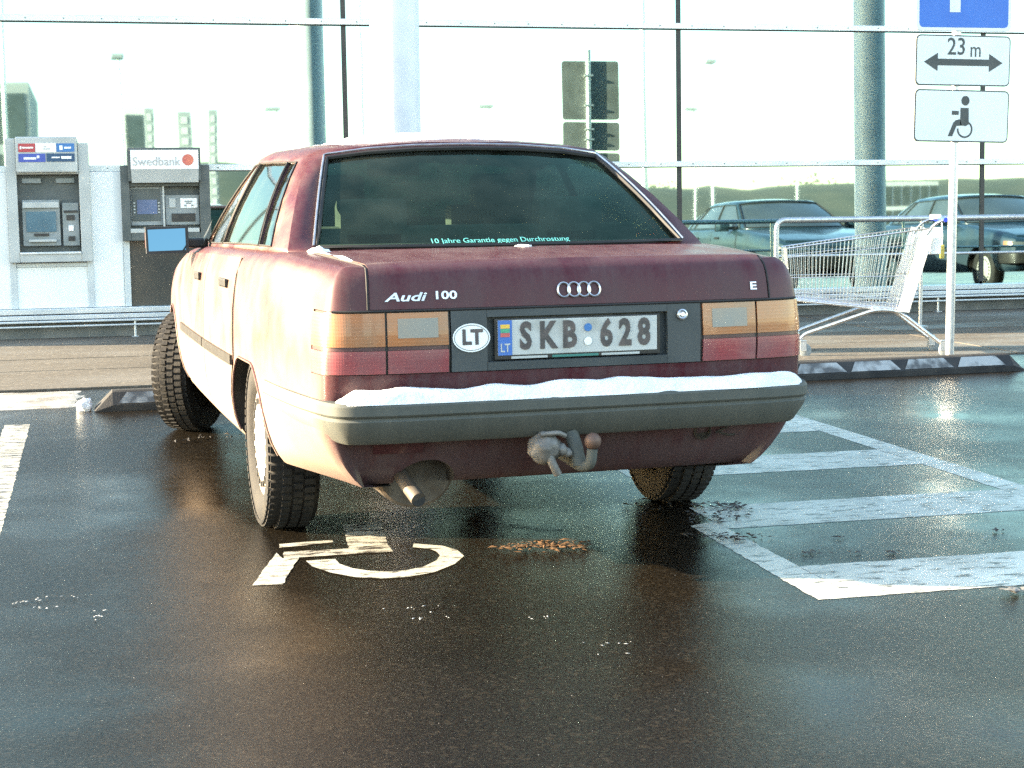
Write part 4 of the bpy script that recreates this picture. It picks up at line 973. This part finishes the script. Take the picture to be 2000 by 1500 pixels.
# oval country sticker, lock
ov = prism('country_sticker', [(.058*math.cos(2*PI*k/40), .043*math.sin(2*PI*k/40)) for k in range(40)], 0, .0012, 'logo_white', car, on_rear(-.342, .752, .004))
text('sticker_letters', 'LT', .062, on_rear(-.340, .752, .0062), 'plate_ink', ov, .0005, .95, .0025)
tube('sticker_border', [on_rear(-.342, .752, .0056) @ Vector((.053*math.cos(2*PI*k/40), .038*math.sin(2*PI*k/40), 0)) for k in range(40)], .0009, 'plate_ink', ov, 4, True)
lv, lf = lathe_data([(0, .018), (.006, .017), (.008, .013), (.006, .009), (.009, .006), (.009, 0)], 24); mxl = on_rear(.340, .800, .004)
smooth_angle(mesh('lock', [mxl @ Vector((p.y, p.z, p.x)) for p in lv], lf, 'bright_trim', car), 40)
# lettering on the rear window, low on the glass
def on_glass(x, vv):
    def gp(xx, v_):
        a = abs(xx); ks = [ghp(i, v_, .0, 1) for i in range(4)]; xs_ = [k.x for k in ks]
        return Vector((xx, float(np.interp(a, xs_, [k.y for k in ks])), float(np.interp(a, xs_, [k.z for k in ks]))))
    r_ = gp(x+.03, vv)-gp(x-.03, vv); u_ = gp(x, vv+.04)-gp(x, vv-.04); return basis(gp(x, vv), r_, u_), gp
mg, gp = on_glass(-.02, .10)
tx = text('window_lettering', '10 Jahre Garantie gegen Durchrostung', .040, Matrix.Identity(4), 'teal_print', rear_win, .0003, 1.0)
for vv in tx.data.vertices:
    x = -.03+vv.co.x*.80; base = gp(x, .085); u_ = (gp(x, .15)-gp(x, .05)).normalized(); n_ = Vector((0, -.5, .85))
    vv.co = base+u_*(vv.co.y*.95)+n_*(.001+vv.co.z)
# exhaust
ex = empty('exhaust'); ex.parent = car
v, f = lathe_data([(-.25, 0), (-.25, .108), (-.24, .118), (.20, .118), (.21, .108), (.212, .05), (.212, 0)], 36)
smooth_angle(mesh('silencer', [(-.455+p.y*1.06, -.62-p.x, .296+p.z*.9) for p in v], f, 'exhaust', ex), 40)
tp = fillet([(-.535, -.80, .335), (-.53, -.90, .330), (-.52, -1.0, .295), (-.505, -1.08, .262)], .08, 6)
tube('tail_pipe', tp, .0235, 'exhaust', ex, 16)
v, f = tube_data([tp[-1]-Vector((0, .0005, 0)), tp[-1]-Vector((0, .0008, 0))], .0205, 16); mesh('pipe_mouth', v, f, 'seal', ex)
# tow bar with ball, wrapped socket
tw = empty('tow_bar'); tw.parent = car
tube('ball_neck', fillet([(-.03, -.85, .37), (-.03, -1.10, .365), (-.02, -1.180, .350), (-.002, -1.224, .362), (.002, -1.228, .412)], .04, 6), .017, 'bumper', tw, 12)
bmk = bmesh.new(); bmesh.ops.create_uvsphere(bmk, u_segments=18, v_segments=12, radius=.026)
for vv in bmk.verts: vv.co += Vector((.003, -1.229, .435))
bm_obj('ball', bmk, 'rust', tw, True)
tube('neck_plate', [(-.036, -1.14, .45), (-.030, -1.165, .41), (-.022, -1.178, .355)], .022, 'bumper', tw, 10)
bmk = bmesh.new(); bmesh.ops.create_icosphere(bmk, subdivisions=3, radius=1)
for vv in bmk.verts:
    d_ = 1+.22*noise.noise(vv.co*2.3); vv.co = Vector((-.128+.052*vv.co.x*d_, -1.165+.045*vv.co.y*d_, .412+.050*vv.co.z*d_))
bm_obj('wrapped_socket', bmk, 'bag', tw, True)
tube('bag_tail', fillet([(-.125, -1.19, .395), (-.112, -1.2, .36), (-.098, -1.195, .335)], .03, 4), .014, 'bag', tw, 8)
tube('bag_knot', fillet([(-.15, -1.19, .458), (-.095, -1.2, .462), (-.072, -1.19, .45)], .02, 4), .008, 'bag', tw, 8)
for (x, z, r) in ((-.080, .408, .020), (-.062, .398, .016)):
    bmk = bmesh.new(); bmesh.ops.create_icosphere(bmk, subdivisions=2, radius=r)
    for vv in bmk.verts: vv.co = vv.co*(1+.3*noise.noise(vv.co*60))+Vector((x, -1.18, z))
    bm_obj('bag_fold', bmk, 'bag', tw, True)
v, f = lathe_data([(0, .030), (.03, .030), (.034, .024), (.02, .020), (.02, 0)], 24); smooth_angle(mesh('tow_eye', [(.445+p.y, -1.005-p.x, .418+p.z) for p in v], f, 'underbody', car), 40)
multi_tube('stuck_twig', [[(.49, -1.035, .410), (.52, -1.045, .425), (.54, -1.05, .452)], [(.50, -1.04, .410), (.53, -1.05, .402), (.55, -1.05, .404)]], .004, 'mud', car, 5)
# rear axle, fuel tank and inner mud
tube('rear_axle', [(-.68, .0, .30), (-.3, .12, .27), (.3, .12, .27), (.68, .0, .30)], .035, 'underbody', car, 10)
box('fuel_tank', -.30, .42, -.72, -.12, .272, .33, 'underbody', car, .03)
box('front_subframe', -.5, .5, 2.3, 3.1, .20, .30, 'underbody', car, .03)

# ------------------------------------------------------------------ snow on the car
cR = Matrix.Rotation(PSI, 4, 'Z')
def snow_ridge(name, pts, label):
    """pts: list of (centre, across vector, half width, height) along the ridge"""
    V_, F_ = [], []; K_ = 9
    for i, (c_, a_, w_, h_) in enumerate(pts):
        for k in range(K_):
            t = -1+2*k/(K_-1); nz = noise.noise(Vector((c_.x*9+3, t*1.3, c_.y*9)))
            p = c_+a_*(t*w_*(1+.18*nz))+Vector((0, 0, h_*max(0, 1-abs(t)**2.6)*(1+.35*nz)-(.004 if abs(t) == 1 else 0)))
            V_.append(cR @ p)
    for i in range(len(pts)-1):
        for k in range(K_-1): F_.append((i*K_+k, i*K_+k+1, (i+1)*K_+k+1, (i+1)*K_+k))
    o = mesh(name, V_, F_, 'snow', None, True); tag(o, label, 'snow', None, 'stuff'); return o
pts = []
for k in range(len(bo)):
    x, y = bo[k]
    if abs(x) > .775 or y > -1.02: continue
    n_ = (bpt(k, 1, 0)-bpt(k, 0, 0)); end = min(1, (.785-abs(x))/.07); hh = (.033+.006*noise.noise(Vector((x*3.1, .3, 0)))+.004*noise.noise(Vector((x*11, 2, 0)))+.009*math.exp(-((x-.1)/.4)**2))*end**.6
    pts.append((bpt(k, -.043, .572), n_*-1, .044*(.55+.45*end), hh))
pts2 = []
for a, b in zip(pts, pts[1:]):
    for s_ in np.linspace(0, 1, 5)[:-1]: pts2.append((a[0].lerp(b[0], s_), a[1].lerp(b[1], s_), a[2]+(b[2]-a[2])*s_, a[3]+(b[3]-a[3])*s_))
snow_ridge('snow_bank', pts2, 'long bank of white snow lying on the rear bumper')
def snow_blob(name, c_, rx, ry, rz_, label, seed=0.):
    bmk = bmesh.new(); bmesh.ops.create_icosphere(bmk, subdivisions=3, radius=1)
    for vv in bmk.verts:
        d_ = 1+.45*noise.noise(vv.co*1.9+Vector((seed, 0, 0))); vv.co = cR @ (Vector(c_)+Vector((vv.co.x*rx*d_, vv.co.y*ry*d_, max(-.15, vv.co.z)*rz_*d_)))
    o = bm_obj(name, bmk, 'snow', None, True); tag(o, label, 'snow', None, 'stuff')
snow_blob('snow_lump', (-.675, -.43, .995), .035, .045, .018, 'snow lump at the sunlit foot of the rear window', 1)
snow_blob('snow_lump', (.02, -.49, .999), .030, .05, .010, 'small snow lump at the middle of the rear window foot', 2)
def roofz(x, y):
    i_ = [(q[1][1], q[1][0], q[1][2]) for q in GH[3:15]]; bx = float(np.interp(y, [a for a, _, _ in i_], [b for _, b, _ in i_])); e = float(np.interp(y, [a for a, _, _ in i_], [c for _, _, c in i_]))
    t = min(1, abs(x)/bx); c_ = float(np.interp(y, [.2, .4, .8, 1.2, 1.48], [1.378, 1.402, 1.412, 1.402, 1.376])); return e+(c_-e)*(1-t*t)**.8
V_, F_ = [], []; nx_, ny_ = 60, 44
for j in range(ny_+1):
    for i in range(nx_+1):
        x = -.52+.90*i/nx_; y = .30+.95*j/ny_; q = noise.noise(Vector((x*5, y*3.5, 1.7)))+.5*noise.noise(Vector((x*14, y*11, 3)))
        edge = min(1, (x+.52)/.12, (.38-x)/.2, (y-.30)/.08, (1.25-y)/.1); h = .018*(q+.75-.6*max(0, x-.05)/.3)-.03*(1-max(0, edge))
        V_.append(cR @ Vector((x, y, roofz(x, y)+max(-.012, min(.024, h)))))
F_ = [(j*(nx_+1)+i, j*(nx_+1)+i+1, (j+1)*(nx_+1)+i+1, (j+1)*(nx_+1)+i) for j in range(ny_) for i in range(nx_)]
tag(mesh('roof_snow', V_, F_, 'snow', None, True), 'thin patchy snow left on the car roof', 'snow', None, 'stuff')
seamsnow = [cR @ Vector(p) for p in ((-.675, -.50, .988), (-.665, -.62, .984), (-.655, -.75, .980), (-.65, -.88, .976))]
o = tube('snow_streak', seamsnow, [.012, .008, .013, .006], 'snow', None, 8); tag(o, 'line of snow in the boot lid gap by the rear pillar', 'snow', None, 'stuff')

# ------------------------------------------------------------------ leaves, mud, crumbs on the asphalt
def scatter(name, spots, n, size, m, label, flat_=.25, cat=None):
    V_, F_ = [], []
    for _ in range(n):
        cx, cy, sx, sy = random.choice(spots); x = random.gauss(cx, sx); y = random.gauss(cy, sy); z = .004+random.random()*size*.35
        a = random.random()*6.28; L_ = size*random.uniform(.5, 1.2); W_ = L_*random.uniform(.35, .7); tl_ = random.uniform(-.5, .5)
        o_ = len(V_); ca, sa = math.cos(a), math.sin(a)
        for (u, v_, h) in ((-1, 0, 0), (-.2, -.8, .3), (1, 0, .1), (-.2, .8, .3), (-.1, 0, .7)):
            V_.append((x+ca*u*L_-sa*v_*W_, y+sa*u*L_+ca*v_*W_, max(.003, z+h*L_*flat_+tl_*u*L_*.3)))
        F_ += [(o_, o_+1, o_+4), (o_+1, o_+2, o_+4), (o_+2, o_+3, o_+4), (o_+3, o_, o_+4)]
    o = mesh(name, V_, F_, m); tag(o, label, cat, None, 'stuff'); return o
scatter('dead_leaves', [(.02, -.69, .04, .03), (.10, -.72, .045, .04), (.17, -.71, .03, .03), (-.05, -.68, .03, .02)], 150, .020, 'leaf', 'heap of brown dead leaves on the asphalt behind the car', .3)
scatter('mud_clods', [(.82, -.17, .05, .03), (.90, -.23, .04, .03), (.66, -.72, .05, .03), (.74, -.77, .04, .02), (.60, -.10, .06, .05), (.78, -.4, .06, .06)], 150, .020, 'mud', 'black mud and rotten leaves around the shaded rear wheel', .5)
scatter('mud_clods', [(1.113, -1.12, .012, .01), (.994, -1.09, .012, .01), (1.05, -.85, .012, .012), (.86, -1.05, .03, .02), (1.62, -.9, .01, .01)], 40, .014, 'mud', 'a few dark mud crumbs on the hatched marking', .5)
scatter('ice_crumbs', [(-1.403, -1.23, .018, .055), (-1.52, -.98, .05, .018), (-.514, -1.53, .04, .012), (-.52, -1.40, .03, .02), (-.209, -1.61, .035, .01), (-.102, -1.94, .05, .03), (1.33, -.82, .07, .012), (1.44, -1.0, .06, .015), (-1.6, -1.0, .03, .01), (-1.55, -1.1, .02, .01)], 80, .0065, 'ice', 'white ice crumbs strewn over the wet asphalt', .3)
scatter('grit', [(-1.3, -2.1, .35, .2), (-.7, -2.4, .5, .2), (.1, -2.3, .5, .3), (-1.45, -1.6, .15, .2), (.3, -1.9, .4, .3)], 110, .0028, 'bag', 'fine pale grit on the asphalt nearest the viewer', .6)
scatter('pale_rag', [(1.20, -1.715, .03, .012)], 14, .035, 'bag', 'crumpled pale scrap at the end of the lowest stripe', .15)
scatter('frozen_slush', [(-.93, 2.22, .05, .05), (-.78, 2.25, .03, .03)], 14, .022, 'mud', 'few frozen slush clods behind the turned front wheel', .6)
V_, F_ = [], []; nx_, ny_ = 70, 16
for j in range(ny_+1):
    for i in range(nx_+1):
        x = -4.2+2.75*i/nx_; y = 3.70+1.0*j/ny_; e = min(1, (x+4.2)/.2, (-1.45-x)/.12, (y-3.70)/.12, (4.70-y)/.1); q = noise.noise(Vector((x*2.2, y*6, 0)))+.5*noise.noise(Vector((x*7, y*16, 4)))
        h = .010*(q+.35)-.02*(1-max(0, e)); V_.append((x, y, max(-.004, min(.012, h+.003))))
F_ = [(j*(nx_+1)+i, j*(nx_+1)+i+1, (j+1)*(nx_+1)+i+1, (j+1)*(nx_+1)+i) for j in range(ny_) for i in range(nx_)]
tag(mesh('slush', V_, F_, 'slush', None, True), 'thin dirty slush lying between wheel stop and footway', None, None, 'stuff')
bmk = bmesh.new(); bmesh.ops.create_icosphere(bmk, subdivisions=3, radius=1)
for vv in bmk.verts: d_ = 1+.4*noise.noise(vv.co*1.7); vv.co = Vector((-1.49+.045*vv.co.x*d_, 3.60+.04*vv.co.y*d_, .025+.045*vv.co.z*d_))
tag(bm_obj('ice_lump', bmk, 'snow', None, True), 'white ice lump at the outer end of the wheel stop', 'ice lump')

# ------------------------------------------------------------------ neighbours and distance, seen in the glass
M['paint_blue'] = paint_mat('blue_paint', (.008, .026, .048), (.022, .04, .055), (.03, .045, .055), .4); M['paint_grey'] = paint_mat('slate_paint', (.012, .030, .042), (.028, .045, .055), (.035, .05, .056), .4)
for k, (x, y, p, lb, sz) in enumerate(((8.0, -.35, 'paint_grey', 'slate blue car mirrored in the glass left of the sign pole', 1.0), (11.3, -.25, 'paint_blue', 'dark blue car mirrored in the glass beyond the sign pole', 1.02))):
    c2, *_ = build_saloon('parked_car', p, False); c2.location = (x, y, 0); c2.scale = (sz, sz, sz); tag(c2, lb, 'car', 'cars parked further along the row')
V_, F_ = [], []; nx_ = 150
def ridge(x): return 6.9+.9*noise.noise(Vector((x*.03, 0, 0)))+.35*noise.noise(Vector((x*.17, 5, 0)))+(1.7 if x < 8 else 1.7*max(0, 1-(x-8)/8))
PR = [(-84, -.3), (-88, .25), (-94, .5), (-100, .78), (-106, .95), (-111, 1.0), (-120, .9), (-150, .6)]
for y, k in PR:
    for i in range(nx_+1):
        x = -90+260*i/nx_; V_.append((x, y, ridge(x)*k+.25*noise.noise(Vector((x*.4, y*.4, 0))) if k > 0 else -.3))
F_ = [(j*(nx_+1)+i+1, j*(nx_+1)+i, (j+1)*(nx_+1)+i, (j+1)*(nx_+1)+i+1) for j in range(len(PR)-1) for i in range(nx_)]
tag(mesh('grassy_embankment', V_, F_, 'treeline', None, True), 'low grassy embankment mirrored along the foot of the sky', None, None, 'structure')
V_, F_ = [], []; rng = random.Random(3)
for i in range(260):
    cx = rng.choice([rng.uniform(-60, 130), rng.gauss(58, 1.5), rng.gauss(44, 1)]); x = cx; s_ = rng.uniform(.06, .16); z = ridge(x)+rng.random()**2*.9; y = -111+rng.uniform(-1.5, 1.5); o_ = len(V_)
    for q in range(4): V_.append((x+rng.uniform(-1, 1)*s_*1.5, y+rng.uniform(-1, 1)*s_, z+rng.uniform(-1, 1)*s_))
    F_ += [(o_, o_+1, o_+2), (o_, o_+2, o_+3), (o_, o_+3, o_+1)]
tag(mesh('scrub', V_, F_, 'treeline'), 'bare scrub along the top of the mirrored embankment', None, None, 'stuff')
def totem(x0, x1, top, lb):
    o = empty('sign_totem', ((x0+x1)/2, -45, 0)); tag(o, lb, 'totem sign', 'mirrored totem signs'); h = (x1-x0)/2
    box('mast', -h, h, -.12, .12, 0, top, 'far_wall', o, .02)
    bmk = bmesh.new(); z = top-.35
    while z > top-4.5: add_box(bmk, -h*.45, h*.45, .12, .14, z-.14, z+.14); z -= .42
    bm_obj('letters', bmk, 'far_white', o)
totem(.32, .66, 6.96, 'slim grey totem mirrored left of the sign box'); totem(1.56, 2.10, 6.84, 'broad grey totem mirrored above the orange dot'); totem(2.78, 3.14, 6.92, 'slim grey totem mirrored right of the sign box')
def far_building(nm, x0, x1, y, h, lb, nx, nz, wall, depth=10.):
    o = empty(nm, (0, y, 0)); tag(o, lb, 'building'); box('wall', x0, x1, -depth, 0, 0, h, wall, o)
    wx = (x1-x0)/nx; wz = h/(nz+.3)
    for i in range(nx):
        for j in range(nz): box('window', x0+i*wx+wx*.09, x0+(i+1)*wx-wx*.09, -.02, .04, .3*wz+j*wz, .3*wz+j*wz+wz*.82, 'far_glass', o)
far_building('hall_building', -14, -4.7, -60, 9.6, 'tall grey building mirrored at the edge of the glass', 4, 3, 'far_wall')
far_building('tower_building', -.35, .72, -60, 8.4, 'narrow pale tower mirrored behind the slim totem', 1, 4, 'far_white', 1.0)
far_building('office_building', 48.9, 53.6, -80, 5.35, 'white framed office block mirrored beside the green column', 7, 3, 'far_white', 1.5)
def lamp(x, y, h, lb, arm=.6, r=.07):
    o = empty('street_lamp', (x, y, 0)); tag(o, lb, 'street lamp', 'mirrored lamp posts'); tube('mast', [(0, 0, 0), (0, 0, h)], [r, r*.6], 'galv', o, 8)
    if arm:
        bmk = bmesh.new(); add_box(bmk, -arm, .15, -.2, .2, h-.02, h+.14, .04); bm_obj('lamp_head', bmk, 'far_wall', o)
lamp(-.77, -30, 7.1, 'lamp post mirrored above the first cash machine', .25); lamp(17.9, -60, 8.4, 'lamp post mirrored over the middle of the car roof'); lamp(28.9, -60, 8.3, 'lamp post mirrored right of the dark glazing joint')
lamp(7.05, -60, 8.3, 'lamp post mirrored left of the green column'); lamp(22.4, -40, 8.3, 'tall lamp post mirrored high beyond the glazing joint', .3)
lamp(14.6, -25, 9.6, 'thick mast mirrored right of the sign plates', 0, .13); lamp(6.0, -25, 10.5, 'mast mirrored between column and glazing joint', 0, .08); lamp(-3.35, -14, 8, 'mast mirrored at the outer edge of the glass', 0, .06)
lamp(22.0, -70, 10.4, 'thin mast mirrored above the rear window', 0, .07); lamp(34.7, -60, 6, 'bare thin mast mirrored over the slate car', 0, .08)
